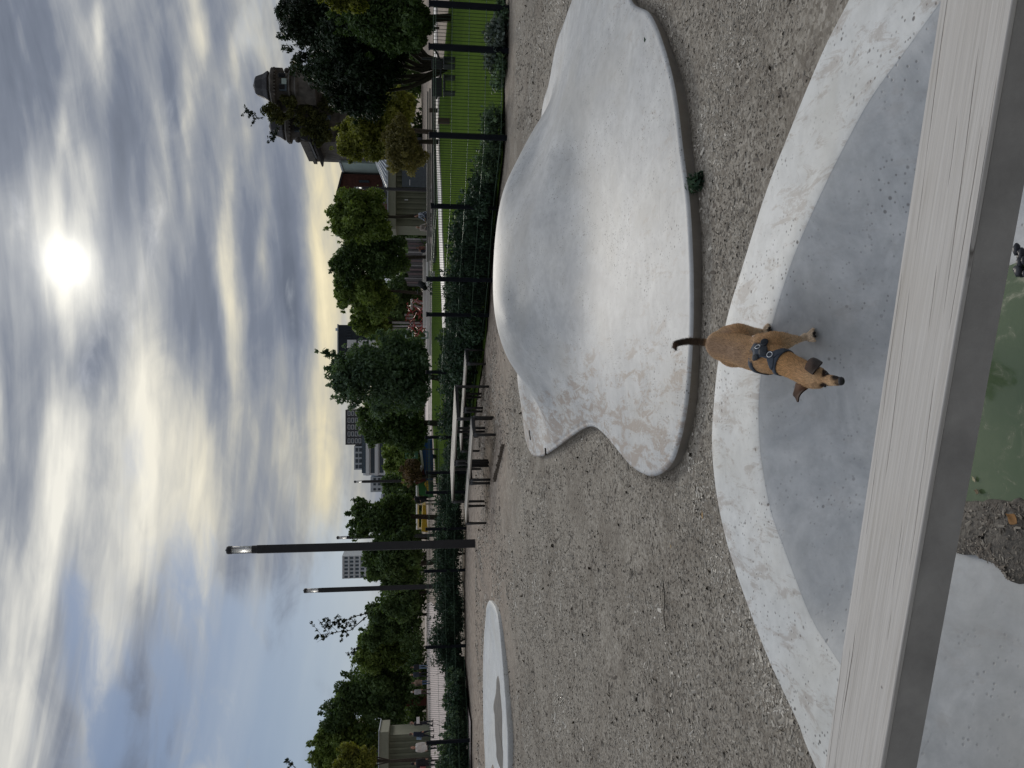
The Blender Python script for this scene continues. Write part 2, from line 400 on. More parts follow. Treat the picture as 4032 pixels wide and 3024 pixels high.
# ================================================================ ground
def gz(x, y):
    h = .025 * mnoise.noise(Vector((x * .45, y * .45, 0))) + .012 * mnoise.noise(Vector((x * 1.7, y * 1.7, 3)))
    return h - .01
rings = [pol(BC, RO + .0, 0)]
Vg = []
R0 = RO.copy(); radii = [0, .06, .14, .25, .4, .6, .8]; r = .8
while r < 40: r *= 1.045; radii.append(r)
while r < 1500: r *= 1.25; radii.append(r)
NG = NA
for r in radii:
    base = R0 if r < 1 else R0 * max(0, 1 - (r - 1) / 6) + 1.5 * min(1, (r - 1) / 6)
    R = base + r
    x = BC.x + R * np.cos(TH); y = BC.y + R * np.sin(TH)
    z = np.array([gz(a, b_) if r < 45 else -.01 for a, b_ in zip(x, y)])
    if r < 30: z += np.array([.05 * max(0, mnoise.noise(Vector((a * .8, b_ * .8, 9)))) if b_ > 11 else 0 for a, b_ in zip(x, y)])
    Vg.append(np.stack([x, y, z], 1))
V, Fs = ringmesh('ground', Vg)
g = link('ground', npmesh('ground', V, Fs[:, ::-1], True), M_gravel); tag(g, kind='structure')
# ================================================================ big wave sculpture
def lip(x, y): return G(*zf(x, y), .065)
sc_px = [(1360, 0), (1400, 30), (1430, 100), (1455, 200), (1470, 320), (1483, 420), (1490, 520), (1493, 640), (1490, 760), (1480, 880), (1460, 970), (1440, 1010), (1410, 1028), (1385, 1023), (1357, 1003), (1330, 970), (1300, 935), (1276, 921), (1250, 930), (1215, 955), (1180, 980), (1160, 986), (1145, 978), (1133, 940), (1128, 880), (1125, 838)]
lips = [lip(*p) for p in sc_px] + [Vector((.5, 10.6, .065)), Vector((1.4, 10.3, .065)), Vector((2.4, 9.6, .065))] + [lip(*p) for p in ((1170, 240), (1185, 180), (1200, 100), (1217, 50), (1235, 0))] + [Vector((3.72, 6.5, .065)), Vector((3.5, 5.9, .065)), Vector((3.1, 5.42, .065))]
lc = catmull(lips, True, 9)
ridge_px = [(1165, 272, 8.8), (1150, 290, 8.5), (1120, 340, 8.15), (1095, 390, 7.9), (1080, 440, 7.7), (1068, 520, 7.5), (1065, 600, 7.45), (1067, 650, 7.5), (1070, 690, 7.6), (1080, 730, 7.8), (1100, 780, 8.5), (1118, 822, 9.6)]
ridge = [P(*zf(x, y), D) for x, y, D in ridge_px]
pts = [(p.x, p.y, .065) for p in lc[::5]] + [tuple(r) for r in ridge]
# the near apron, the hollow under the crest and the two arms on the left
extra = [(.6, 4.7, .125), (1.6, 4.9, .13), (0.0, 4.9, .12), (2.4, 5.6, .14), (1.0, 5.4, .15), (1.8, 5.7, .17), (.2, 5.6, .16), (1.0, 6.1, .215), (1.9, 6.4, .25), (.35, 6.5, .24), (1.1, 6.6, .36), (2.0, 6.9, .40), (-.05, 6.9, .22), (2.7, 6.7, .24), (2.3, 7.6, .42), (3.2, 7.4, .16), (3.05, 8.0, .15),
         (-.1, 7.6, .26), (-.35, 8.6, .17), (0.15, 8.9, .24), (-.2, 6.5, .15), (-.3, 5.3, .12)]
pts += [(x, y, z - .042) for x, y, z in extra]
PT = np.array(pts)
def tps_fit(PT, lam=2e-4):
    n = len(PT); X = PT[:, :2]; d = np.linalg.norm(X[:, None] - X[None], axis=2)
    K = np.where(d > 0, d * d * np.log(d + 1e-9), 0) + lam * np.eye(n)
    Pm = np.hstack([np.ones((n, 1)), X]); A = np.block([[K, Pm], [Pm.T, np.zeros((3, 3))]])
    return np.linalg.solve(A, np.concatenate([PT[:, 2], np.zeros(3)]))
def tps(x, y):
    q = np.stack([x, y], 1); d = np.linalg.norm(q[:, None] - PT[None, :, :2], axis=2)
    K = np.where(d > 0, d * d * np.log(d + 1e-9), 0); return K @ W[:-3] + W[-3] + q @ W[-2:]
nr0 = len(lc[::5]); W = tps_fit(PT)
for it in range(6):      # settle the crest so that it stands as high as it should
    for j, r_ in enumerate(ridge):
        a_ = r_.x / r_.y; ys = np.linspace(r_.y - 2.2, r_.y + 1.2, 50); s_ = ((tps(a_ * ys, ys) - H) / ys).max(); PT[nr0 + j, 2] -= (s_ - (r_.z - H) / r_.y) * r_.y * .8
    W = tps_fit(PT)
SCc = Vector((1.0, 6.6, 0)); L = np.array([(p.x, p.y) for p in lc]); NL = len(L)
# resample the lip finely
seg = np.linalg.norm(np.roll(L, -1, 0) - L, axis=1); cum = np.concatenate([[0], np.cumsum(seg)]); tot = cum[-1]; NS = 420
Lx = np.interp(np.linspace(0, tot, NS, endpoint=False), cum, np.append(L[:, 0], L[0, 0])); Ly = np.interp(np.linspace(0, tot, NS, endpoint=False), cum, np.append(L[:, 1], L[0, 1]))
Lp = np.stack([Lx, Ly], 1); tang = np.roll(Lp, -1, 0) - np.roll(Lp, 1, 0); tang /= np.linalg.norm(tang, axis=1)[:, None]; nrm = np.stack([tang[:, 1], -tang[:, 0]], 1)
if ((Lp - np.array(SCc.xy)) * nrm).sum() < 0: nrm = -nrm
Vs = []; LIPZ = .11
def ringz(xy, z): return np.column_stack([xy, np.full(len(xy), z) if np.isscalar(z) else z])
side_rings = [ringz(Lp - nrm * .02, -.05), ringz(Lp - nrm * .02, .0), ringz(Lp - nrm * .004, .03), ringz(Lp + nrm * .001, .049)]
top_rings = [ringz(Lp + nrm * .001, .0495), ringz(Lp - nrm * .003, .059), ringz(Lp - nrm * .012, .065)]
cen = np.array(SCc.xy); base = Lp - nrm * .012
for s in np.linspace(0, .99995, 110)[1:]:
    xy = base + (cen - base) * s; z = tps(xy[:, 0], xy[:, 1]); z = np.where(s < .02, .065 + (z - .065) * .3, z)
    top_rings.append(ringz(xy, np.maximum(z, .0655)))
sculpt = thing('wave_sculpture', (SCc.x, SCc.y, 0), 'large undulating pale concrete play mound rising in a wave with two rounded arms', 'play sculpture')
def ringobj(name, rings, m, parent, flip, mudf=None):
    n = len(rings[0]); V = np.concatenate(rings); Fs = []
    k = np.arange(n); k2 = (k + 1) % n
    for i in range(len(rings) - 1): Fs.append(np.stack([i * n + k, i * n + k2, (i + 1) * n + k2, (i + 1) * n + k], 1))
    Fs = np.concatenate(Fs); Fs = Fs[:, ::-1] if flip else Fs
    me = npmesh(name, local(V, parent), Fs, True)
    if mudf is not None: fattr(me, 'mud', mudf(V), 'POINT')
    return link(name, me, m, parent)
area = (Lp[:, 0] * np.roll(Lp[:, 1], -1) - np.roll(Lp[:, 0], -1) * Lp[:, 1]).sum()
def mudf(V):
    x, y, z = V[:, 0], V[:, 1], V[:, 2]
    m = np.clip((.75 - x) / 1.5, 0, .85) * np.clip((.36 - z) / .2, 0, 1)
    m = np.maximum(m, .22 * np.clip((.13 - z) / .05, 0, 1)); return np.clip(m + .05, 0, 1)
ringobj('top_surface', top_rings, M_conc, sculpt, area < 0, mudf)
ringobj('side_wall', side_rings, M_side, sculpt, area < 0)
# ================================================================ flat disc with a muddy hollow on the left
d_px = [z4(2066, 800), z4(2048, 850), z4(2045, 905), z5(1785, 200), z5(1775, 450), z5(1773, 700), z5(1778, 1000), z5(1790, 1300)]
d_near = [z5(1990, 1300), z5(1975, 900), z5(1962, 700), z5(1945, 480), z5(1915, 150), z4(2122, 870), z4(2090, 810)]
dl = [G(X, Y, .06) for X, Y in d_px] + [Vector((-9.6, 15.5, .06)), Vector((-10.1, 14.1, .06)), Vector((-8.8, 12.7, .06))] + [G(X, Y, .06) for X, Y in d_near]
dc = catmull(dl, True, 6); Dp = np.array([(p.x, p.y) for p in dc]); dcen = Dp.mean(0)
disc = thing('shallow_basin', (dcen[0], dcen[1], 0), 'flat pale concrete disc with a shallow muddy hollow, lying in the dirt', 'play basin')
def scale_in(P_, k): return P_ + (dcen - P_) * k
rg = [ringz(Dp, -.05), ringz(Dp, .052), ringz(scale_in(Dp, .004), .06), ringz(scale_in(Dp, .07), .06), ringz(scale_in(Dp, .085), .048)]
for k in np.linspace(.12, .99, 16): rg.append(ringz(scale_in(Dp, k), .048 - .04 * min(1, (k - .12) / .45) ** .8))
da = (Dp[:, 0] * np.roll(Dp[:, 1], -1) - np.roll(Dp[:, 0], -1) * Dp[:, 1]).sum()
ringobj('slab', rg, M_rim, disc, da < 0, lambda V: np.full(len(V), .15))
M_mud = simple('wet_mud', (.115, .10, .08), .55, 0, .5, .35, 9, .8, 25)
mp = [z5(1893, 572), z5(1885, 700), z5(1868, 790), z5(1862, 850), z5(1873, 930), z5(1878, 1100), z5(1888, 1220), z5(1890, 1300), z5(1920, 1400), (1985, 3060), z5(1965, 1330), z5(1945, 1200), z5(1940, 900), z5(1935, 830), z5(1922, 700), z5(1915, 600)]
mc = catmull([G(X, Y, .018) for X, Y in mp], True, 6); cc = sum(mc, Vector()) / len(mc)
mr_ = [np.array([tuple(cc + (p - cc) * k * (1 + .05 * mnoise.noise(p * 3)) + Vector((0, 0, (1 - k) * .015 + (.0 if k < 1 else -.02)))) for p in mc]) for k in (1, .93, .8, .6, .35, .1, .01)]
mo = ringobj('mud_patch', mr_, M_mud, disc, False)
# ================================================================ timber beam
def line_pts(pxs, z): return [G(X, Y, z) for X, Y in pxs]
BZ = .45
fa, fb = G(3706, 0, BZ), G(3246, 3024, BZ); na, nb = G(3984, 0, BZ), G(3471, 3024, BZ)
mid = (fa + fb + na + nb) / 4; dr = ((fb - fa).normalized() + (nb - na).normalized()).normalized()   # runs right to left
pr = Vector((-dr.y, dr.x, 0)); 
if pr.y > 0: pr = -pr                                              # towards the camera
wd = abs(((na + nb) / 2 - (fa + fb) / 2).dot(pr)); print('BEAM', mid, dr, wd, fa, fb, na, nb)
beam = thing('balance_beam', (mid.x, mid.y, 0), 'long weathered grey timber beam on a dark steel channel, spanning the concrete bowl in the foreground', 'beam', rz=math.atan2(dr.y, dr.x))
LB = 4.4
b_ = MB().box((0, 0, BZ - .006), (LB, wd, .012)); o = b_.build('timber_top', M_wood, beam, bevel=.003)
M_chan = simple('dull_steel', (.33, .315, .295), .72, 0, .35, .22, 5, .25, 60)
MB().box((0, 0, BZ - .013 - .044), (LB - .01, wd - .008, .088)).build('steel_channel', M_chan, beam, bevel=.002)
for s in (-1, 1):
    MB().box((s * (LB / 2 - .25), 0, .13), (.12, wd - .05, .42)).build('leg', M_chan, beam, bevel=.003)
# ================================================================ puddle, debris, leaves in the bowl
def _water(t, b):
    o = t.obj(); n = t.noise(o, 3, 4, .5)
    n2 = t.noise(o, 11, 7, .7, .8); c = t.mix(n, (.060, .090, .045), (.10, .135, .072)); c = t.mix(t.m('MULTIPLY', t.mr(n2, .56, .70), .5), c, (.17, .17, .11))
    setp(t, b, c, t.mr(n2, .5, .7, .08, .4), t.bump(t.noise(o, 22, 3, .5), .06, .004), spec=.3)
M_water = mat('murky_water', _water)
pz = -.135
pp = [(3925, 1050), (4100, 1040), (4250, 1300), (4260, 1700), (4150, 2010), (4040, 2010), (3960, 2015), (3900, 2005), (3840, 2000), (3700, 1980), (3650, 1600), (3700, 1250), (3800, 1080)]
pc = catmull([G(X, Y, pz) for X, Y in pp], True, 6); pcc = sum(pc, Vector()) / len(pc)
me = bpy.data.meshes.new('puddle'); me.from_pydata([tuple(p + (pcc - p) * .02 * random.random()) for p in pc] + [tuple(pcc)], [], [(i, (i + 1) % len(pc), len(pc)) for i in range(len(pc))])
pu = link('puddle', me, M_water); tag(pu, kind='structure')
# ================================================================ grass, paths
M_lawn = mat('short_lawn', lambda t, b: setp(t, b, t.mix(t.noise(t.v('MULTIPLY', t.obj(), (1, .35, 1)), 1.3, 8, .75), (.035, .066, .012), (.085, .128, .026)), .95, t.bump(t.noise(t.obj(), 30, 4, .7), .6, .03), spec=.0))
M_pave = simple('pale_paving', (.50, .43, .40), .8, 0, .3, .12, 3, .2, 20)
M_white = simple('white_concrete', (.72, .70, .68), .6, 0, .3, .06, 4)
def sheet(name, pts, m, z, th=0):
    mb = MB(); mb.poly([(p[0], p[1], z) for p in pts], [tuple(range(len(pts)))])
    o = mb.build(name, m); me = o.data
    if me.polygons[0].normal.z < 0: me.flip_normals()
    return tag(o, kind='structure')
sheet('lawn', [(16, 15), (16, 60), (-2, 60), (-6.5, 50), (-4.5, 36), (-1.5, 25), (-.8, 19.4), (.9, 16.3), (2.6, 15.2), (4.0, 13.2), (9, 13.0)], M_lawn, .034)
M_kerbs = simple('pale_kerb_stone', (.70, .66, .63), .7, 0, .3, .08, 4)
k = [z1(1510, 0), z1(1512, 300), z1(1522, 700), z1(1530, 1100), z1(1545, 1380)] + [z2(1285, 500), z2(1300, 800), z2(1305, 900), z2(1312, 1150), z2(1318, 1400)]
k0 = [z1(1490, 0), z1(1495, 300), z1(1502, 700), z1(1512, 1100), z1(1520, 1380)] + [z2(1255, 500), z2(1265, 800), z2(1270, 900), z2(1282, 1150), z2(1290, 1400)]
mb = MB(); A = [G(X, Y, .06) for X, Y in k0]; B = [G(X, Y, .06) for X, Y in k]
for i in range(len(A) - 1): mb.prism([Vector((p.x, p.y, .0)) for p in (A[i], A[i + 1], B[i + 1], B[i])], .09)
tag(mb.build('kerb', M_kerbs), kind='structure')
sheet('plaza_left', [(-31, 88), (-31, 20), (-9, 20.5), (-9.2, 30), (-17.5, 62), (-25, 88)], M_pave, .038)
sheet('path_far', [(16, 60.1), (16, 92), (-8, 92), (-8.5, 64), (-3, 60.1)], M_pave, .036)
# ================================================================ fence
M_post = simple('dark_green_coating', (.007, .010, .016), .7, 0, .2, .2, 10)
M_wire = simple('green_wire', (.012, .03, .02), .4, .3, .5, .2, 10)
M_wire2 = simple('pale_green_wire', (.10, .17, .12), .35, .3, .5, .2, 10)
posts = [(5.9, 12.35, None)]
for zx, D in ((z1(1475, 25), 12.6), (z1(1472, 338), 12.7), (z1(1475, 980), 12.95), (z2(1198, 262), 14.3), (z2(1155, 945), 15.2), (z2(1155, 1275), 15.9), (z3(1150, 392), 18.3), (z3(1140, 1000), 20.6), (z3(1145, 1330), 21.6), (z3(1145, 1515), 22.1), (z4(1600, 257), 22.6), (z4(1590, 575), 23.2), (z5(1285, 330), 22.6), (z5(1295, 1160), 20.7), ((1690, 3400), 19.5)):
    a, b = ray(*zx); posts.append((a * D, D, H + b * D))
posts[0] = (posts[1][0] + 1.2, 12.55, 1.25)
fence = thing('mesh_fence', (posts[6][0], posts[6][1], 0), 'dark green wire mesh fence on slim posts between the dirt and the lawn', 'fence')
fo = Vector(fence.location)
for (x, y, zt) in posts: MB().box((x - fo.x, y - fo.y, zt / 2 + .01), (.085, .06, zt + .04)).box((x - fo.x, y - fo.y, zt + .035), (.10, .075, .03)).build('post', M_post, fence, bevel=.006)
for i in range(len(posts) - 1):
    a = Vector(posts[i]); b = Vector(posts[i + 1]); mb = MB(); d = (b - a); d2 = Vector((d.x, d.y, 0)); L_ = d2.length; u = d2.normalized()
    n = int(L_ / .052)
    for j in range(1, n):
        q = j / n; p = a.lerp(b, q); mb.bar((p.x - fo.x, p.y - fo.y, .06), (p.x - fo.x, p.y - fo.y, p.z - .03), .0065)
    mb.mat(1)
    for hgt in (.10, .32, .54, .76, .97, 1.0):
        for off in (-.007, .007):
            o2 = Vector((-u.y, u.x, 0)) * off
            za = a.z * hgt - .03; zb = b.z * hgt - .03
            mb.bar(Vector((a.x, a.y, za)) + o2 - Vector((fo.x, fo.y, 0)), Vector((b.x, b.y, zb)) + o2 - Vector((fo.x, fo.y, 0)), .0075)
    mb.build('panel', [M_wire, M_wire2], fence)
M_dummy = None
# ================================================================ platform tables and benches
M_leg = simple('dark_cast_steel', (.045, .047, .05), .5, .2, .5, .2, 8)
M_slat = mat('pale_slats', lambda t, b: setp(t, b, t.mix(t.noise(t.v('MULTIPLY', t.obj(), (2, 30, 30)), 1, 4, .6), (.34, .31, .27), (.50, .47, .42)), .75, spec=.25))
ax = Vector((-.74, .672, 0)).normalized(); wx = Vector((-ax.y, ax.x, 0)); 
if wx.y > 0: wx = -wx       # towards the camera and to the left
rzt = math.atan2(ax.y, ax.x)
def deck(name, corner, L_, W_, h, label, cat, group, nsl, first=None):
    """corner = right-hand far corner on plan; long side runs along ax"""
    c = corner + ax * (L_ / 2) + wx * (W_ / 2)
    t = thing(name, (c.x, c.y, 0), label, cat, group, rzt)
    if first:
        for ch in first.children:
            q = ch.copy(); COL.objects.link(q); q.parent = t
        return t
    mb = MB(); sw = (W_ - .04) / nsl
    for i in range(nsl): mb.box((0, -W_ / 2 + .02 + sw * (i + .5), h - .015), (L_ - .09, sw - .012, .03))
    mb.build('slats', M_slat, t, bevel=.003)
    for s in (-1, 1):
        f = MB(); x = s * (L_ / 2 - .025)
        f.box((x, 0, h - .04), (.045, W_, .07))
        f.build('end_frame', M_leg, t, bevel=.01)
        for q in (-1, 1):
            y = q * (W_ / 2 - .025)
            MB().tube([(x, y, h - .04), (x, y, h - .12), (x + s * .0, y, .25), (x, y, 0.0)], [.038, .032, .028, .026], 8).build('leg', M_leg, t, True)
    return t
cB = G(*z3(1385, 370), .72)
T1 = deck('platform_table', Vector((-.02, 15.95, 0)), 1.28, 1.0, .72, 'slatted picnic table nearest the wave sculpture, right one of two end to end', 'table', 'slatted tables on the dirt', 6)
T2 = deck('platform_table', Vector((-.02, 15.95, 0)) + ax * 1.34, 1.28, 1.0, .72, 'slatted picnic table nearest the lamp posts, left one of two end to end', 'table', 'slatted tables on the dirt', 6, T1)
def bench(cx, cy, label, first=None): return deck('slatted_bench', Vector((cx, cy, 0)), 1.36, .52, .45, label, 'bench', 'slatted benches at the tables', 4, first)
B1 = bench(-.62, 15.0, 'low slatted bench in front of the right picnic table, nearest the camera')
s1 = Vector((-.62, 15.0, 0)) + ax * 1.42
bench(s1.x, s1.y, 'low slatted bench in front of the left picnic table, at the far left end', B1)
bench(.78, 16.75, 'low slatted bench behind the right picnic table, its end nearest the wave sculpture', B1)
s2 = Vector((.78, 16.75, 0)) + ax * 1.42
bench(s2.x, s2.y, 'low slatted bench half hidden behind the left picnic table', B1)
# row of short stakes edging the dirt by the benches
mb = MB()
for i in range(17):
    q = i / 16; X, Y = z3(1848 - 70 * q, 1075 + 330 * q); p = G(X, Y, .02); mb.tube([(p.x, p.y, -.03), (p.x, p.y, .05 + .03 * random.random())], .022, 7)
tag(mb.build('stake_edging', simple('old_stakes', (.13, .11, .09), .9)), 'row of short dark wooden stakes half buried in dirt before the benches', 'edging')
# ================================================================ lamp posts
M_lamp = simple('charcoal_lamp_post', (.028, .029, .034), .5, .1, .5, .2, 4)
M_lglass = mat('lamp_glass', lambda t, b: (setp(t, b, (.80, .82, .84), .55, spec=.2), t.put(b.inputs['Transmission Weight'], .7)))
def lamp(X, Yb, D, hgt, label, first=None):
    a, _ = ray(X, Yb)
    t = thing('street_lamp', (a * D, D, 0), label, 'street lamp', 'tall square lamp posts', .25)
    if first:
        for ch in first.children:
            q = ch.copy(); COL.objects.link(q); q.parent = t
        return t
    MB().box((0, 0, (hgt - .72) / 2), (.2, .2, hgt - .72)).build('post', M_lamp, t, bevel=.012)
    MB().box((0, 0, .35), (.206, .206, .9)).build('base_sleeve', M_lamp, t, bevel=.004)
    MB().tube([(0, 0, hgt - .72), (0, 0, hgt - .60)], .098, 16).build('collar', M_lamp, t)
    MB().tube([(0, 0, hgt - .60), (0, 0, hgt - .12)], .088, 16).build('lantern_glass', M_lglass, t, True)
    g_ = MB()
    for k_ in range(4): an = k_ * PI / 2 + .4; g_.bar((.092 * math.cos(an), .092 * math.sin(an), hgt - .6), (.092 * math.cos(an), .092 * math.sin(an), hgt - .12), .012)
    g_.build('glazing_rods', M_lamp, t)
    MB().tube([(0, 0, hgt - .12), (0, 0, hgt - .03), (0, 0, hgt)], [.10, .10, .085], 16).tube([(0, 0, hgt), (0, 0, hgt + .03)], .02, 8).build('cap', M_lamp, t)
    return t
L1 = lamp(1869, 2140, 19.65, 6.1, 'tallest and nearest square charcoal lamp post, standing on the dirt')
lamp(1703, 2309, 33.3, 6.1, 'second square lamp post, behind the fence left of the nearest one', L1)
lamp(1650, 2109, 47.7, 6.1, 'thin distant lamp post just right of the nearest one', L1)
lamp(1640, 1893, 62, 6.1, 'thin distant lamp post left of the stepped white apartment block', L1)
lamp(1655, 748, 62, 6.1, 'distant lamp post in front of the olive pavilion and brick building', L1)
lamp(1655, 2947, 74, 7.2, 'distant lamp post above the left pavilion roof, half hidden in leaves', L1)
# ================================================================ foliage
def leafmat(name, dark, light, tr=.30):
    def f(t, b):
        r = t.attr('tint'); c = t.ramp(r, [(0, dark), (.55, tuple((p + q) / 2 for p, q in zip(dark, light))), (1, light)])
        setp(t, b, c, .6, spec=.25)
        tl = t.new('ShaderNodeBsdfTranslucent'); t.put(tl.inputs[0], t.mix(1.0, c, (1.2, 1.25, .6), 'MULTIPLY'))
        ms = t.new('ShaderNodeMixShader'); ms.inputs[0].default_value = tr
        t.l.new(b.outputs[0], ms.inputs[1]); t.l.new(tl.outputs[0], ms.inputs[2]); t.l.new(ms.outputs[0], t.n['Material Output'].inputs[0])
    return mat(name, f)
LM = dict(
    dark=leafmat('dark_leaves', (0.010, 0.019, 0.010), (0.026, 0.050, 0.022), .12),
    deep=leafmat('deep_green_leaves', (0.042, 0.078, 0.028), (0.128, 0.197, 0.070)),
    mid=leafmat('mid_green_leaves', (0.081, 0.128, 0.032), (0.232, 0.313, 0.081)),
    yel=leafmat('yellow_green_leaves', (0.101, 0.115, 0.023), (0.287, 0.302, 0.064), .35),
    blue=leafmat('grey_green_leaves', (0.051, 0.093, 0.058), (0.162, 0.244, 0.144)),
    olive=leafmat('olive_leaves', (0.128, 0.116, 0.042), (0.290, 0.255, 0.093), .3),
    shrub=leafmat('shrub_leaves', (0.016, 0.039, 0.024), (0.061, 0.117, 0.065), .15),
    silver=leafmat('silver_leaves', (0.070, 0.100, 0.085), (0.170, 0.210, 0.190), .15),
    brown=leafmat('brown_leaves', (0.116, 0.081, 0.046), (0.255, 0.174, 0.093), .2))
M_bark = simple('bark', (.055, .047, .038), .9, 0, .2, .35, 12, .8, 40)
def leaf_arrays(centres, radii, n, size, droop=0.0, shell=.62, clumpvar=.35, elong=1.5):
    """n diamond leaves spread through many small clumps; returns verts, faces, tint"""
    centres = np.asarray(centres); radii = np.asarray(radii); k = len(centres)
    wgt = (radii.prod(axis=1)) ** (2 / 3); wgt /= wgt.sum(); idx = rng.choice(k, n, p=wgt)
    d = rng.normal(size=(n, 3)); d /= np.linalg.norm(d, axis=1)[:, None]
    r = shell + (1 - shell) * rng.random(n) ** .7; r = np.where(rng.random(n) < .35, rng.random(n) ** .5, r)
    r = np.where(rng.random(n) < .10, r * (1 + .28 * rng.random(n)), r)
    c = centres[idx] + d * radii[idx] * r[:, None]
    nrm_ = d * .6 + rng.normal(size=(n, 3)) * .7; nrm_[:, 2] += .45; nrm_ /= np.linalg.norm(nrm_, axis=1)[:, None]
    tdir = rng.normal(size=(n, 3)); tdir[:, 2] -= droop * 2; tdir -= nrm_ * (tdir * nrm_).sum(1)[:, None]; tdir /= np.linalg.norm(tdir, axis=1)[:, None]
    bdir = np.cross(nrm_, tdir); s = size * (.6 + .8 * rng.random(n))[:, None]
    V = np.stack([c - tdir * s * elong * .5, c + bdir * s * .36 - tdir * s * .05, c + tdir * s * elong * .5, c - bdir * s * .36 - tdir * s * .05], 1).reshape(-1, 3)
    Fc = np.arange(4 * n).reshape(-1, 4)
    ct = rng.random(k); tint = np.clip(.5 + clumpvar * (ct[idx] - .5) * 2 + .22 * rng.normal(size=n), 0, 1)
    return V, Fc, tint
def subclumps(ells, per, frac):
    C, R = [], []
    for (c, r) in ells:
        c = np.array(c); r = np.array(r); m = per
        for _ in range(m):
            d = rng.normal(size=3); d /= np.linalg.norm(d); q = rng.random() ** .45 * .93
            C.append(c + d * r * q); s = frac * (.6 + .8 * rng.random()); R.append(np.array([r[0], min(r[0], r[1]), r[2]]) * s)
    return C, R
def crown(parent, ells, n, size, m, per=14, frac=.34, name='crown', **kw):
    C, R = subclumps(ells, per, frac)
    nb_ = len(C)
    for (c_, r_) in ells:
        for _ in range(7):
            d_ = rng.normal(size=3); d_[2] = abs(d_[2]) * 1.2 - .15; d_ /= np.linalg.norm(d_); C.append(np.array(c_) + d_ * np.array(r_) * (1.02 + .14 * rng.random())); R.append(np.array([1, 1, 1.5]) * min(r_) * (.09 + .07 * rng.random()))
    for (c_, r_) in ells: C.append(np.array(c_)); R.append(np.array(r_) * .80)
    V, Fc, tint = leaf_arrays(C, R, n, size, **kw)
    V = V - np.array(parent.location) if parent is not None else V
    me = npmesh(name, V, Fc); fattr(me, 'tint', tint); return link(name, me, m, parent), C[:nb_]
def E(X, Y, rX, rY, D, rd=None):
    p = P(X, Y, D); s = D / F; return (tuple(p), (rY * s, (rd if rd else rY * s), rX * s))
def tree(name, label, X, Y, D, ells, n, size, m, cat='tree', group=None, tr=.16, per=14, frac=.34, branches=7, **kw):
    """ells: (X, Y, rX, rY) of crown lobes as seen; the trunk stands on the ground at column Y"""
    a, _ = ray(1650, Y); t = thing(name, (a * D, D, 0), label, cat, group)
    es = [E(x_, y_, rx * 1.12, ry * 1.15, D + random.uniform(-.4, .4)) for x_, y_, rx, ry in ells]; n = int(n * 1.35)
    o, C = crown(t, es, n, size, m, per, frac, **kw)
    top = Vector(es[0][0]); mb = MB(); b0 = Vector((a * D, D, -.05)) - t.location
    m1 = b0.lerp(top - t.location, .5) + Vector((random.uniform(-.2, .2), 0, 0)); e1 = top - t.location
    mb.tube([b0, m1, e1], [tr, tr * .75, tr * .3], 7)
    for _ in range(branches):
        c = Vector(C[random.randrange(len(C))]) - t.location; s = m1.lerp(e1, random.uniform(.0, .8))
        mb.tube([s, s.lerp(c, .5) + Vector((0, 0, .12 * (c - s).length)), c], [tr * .4, tr * .25, tr * .08], 5)
    mb.build('trunk', M_bark, t, True)
    return t
TG = 'park trees behind the fence'
# --- right edge: big dark tree with a fan of leaning stems
t = thing('dark_weeping_tree', (G(1760, 293, 0).x, 34, 0), 'huge very dark tree fanning from leaning stems, at the right edge', 'tree')
bx = t.location
es = [E(1370, 205, 185, 185, 34, 2.4), E(1230, 90, 120, 130, 34.5, 2), E(1450, 300, 130, 150, 33.5, 1.8), E(1390, 100, 180, 120, 34.5, 2), E(1410, 335, 110, 85, 34), E(1420, 410, 120, 70, 34), E(1160, 40, 60, 80, 35), E(1530, 180, 90, 110, 33.5)]
crown(t, es, 52000, .13, LM['dark'], 26, .28, droop=.5, shell=.4)
mb = MB()
for (X, Y, Y2, X2) in ((1620, 150, 60, 1480), (1600, 190, 110, 1440), (1590, 230, 170, 1420), (1600, 262, 230, 1400), (1620, 300, 310, 1430), (1610, 345, 370, 1450), (1590, 325, 330, 1420), (1640, 205, 140, 1500)):
    mb.tube([Vector((bx.x + random.uniform(-.12, .12), 34, -.05)) - bx, P(X + 60, (Y + 293) / 2, 34) - bx, P(X, Y, 34) - bx, P(X2, Y2, 34) - bx], [.13, .10, .085, .04], 7)
mb.build('trunk', M_bark, t, True)
tree('broadleaf_tree', 'lighter green bushy tree in the top right corner beside the dark one', 1700, 60, 31, [(1500, 70, 150, 120), (1580, 110, 90, 80), (1420, 20, 90, 80), (1620, 60, 70, 90)], 20000, .12, LM['deep'], group=TG)
tree('broadleaf_tree', 'yellow green branch of leaves hanging in at the top right corner', 1640, -60, 26, [(1360, 0, 60, 40), (1410, 20, 40, 30), (1320, -30, 60, 50)], 2600, .13, LM['yel'], per=6)
tree('locust_tree', 'loose yellow green locust tree growing before the ruined villa', 1690, 520, 47, [(1430, 500, 70, 90), (1480, 560, 80, 60), (1510, 470, 80, 90)  , (1580, 440, 60, 70), (1370, 560, 50, 60)], 15000, .17, LM['yel'], group=TG, per=10, frac=.36)
tree('round_willow', 'rounded olive brown willow shrub left of the dark tree stems', 1700, 555, 44, [(1590, 560, 62, 80), (1560, 530, 45, 55), (1620, 610, 50, 60), (1560, 620, 40, 45)], 17000, .10, LM['olive'], group=TG, droop=.6)
tree('broadleaf_tree', 'rounded tree standing before the brick building', 1690, 845, 58, [(1420, 850, 90, 85), (1360, 880, 65, 60), (1390, 790, 60, 45), (1480, 870, 60, 75), (1330, 850, 30, 45)], 15000, .19, LM['mid'], group=TG)
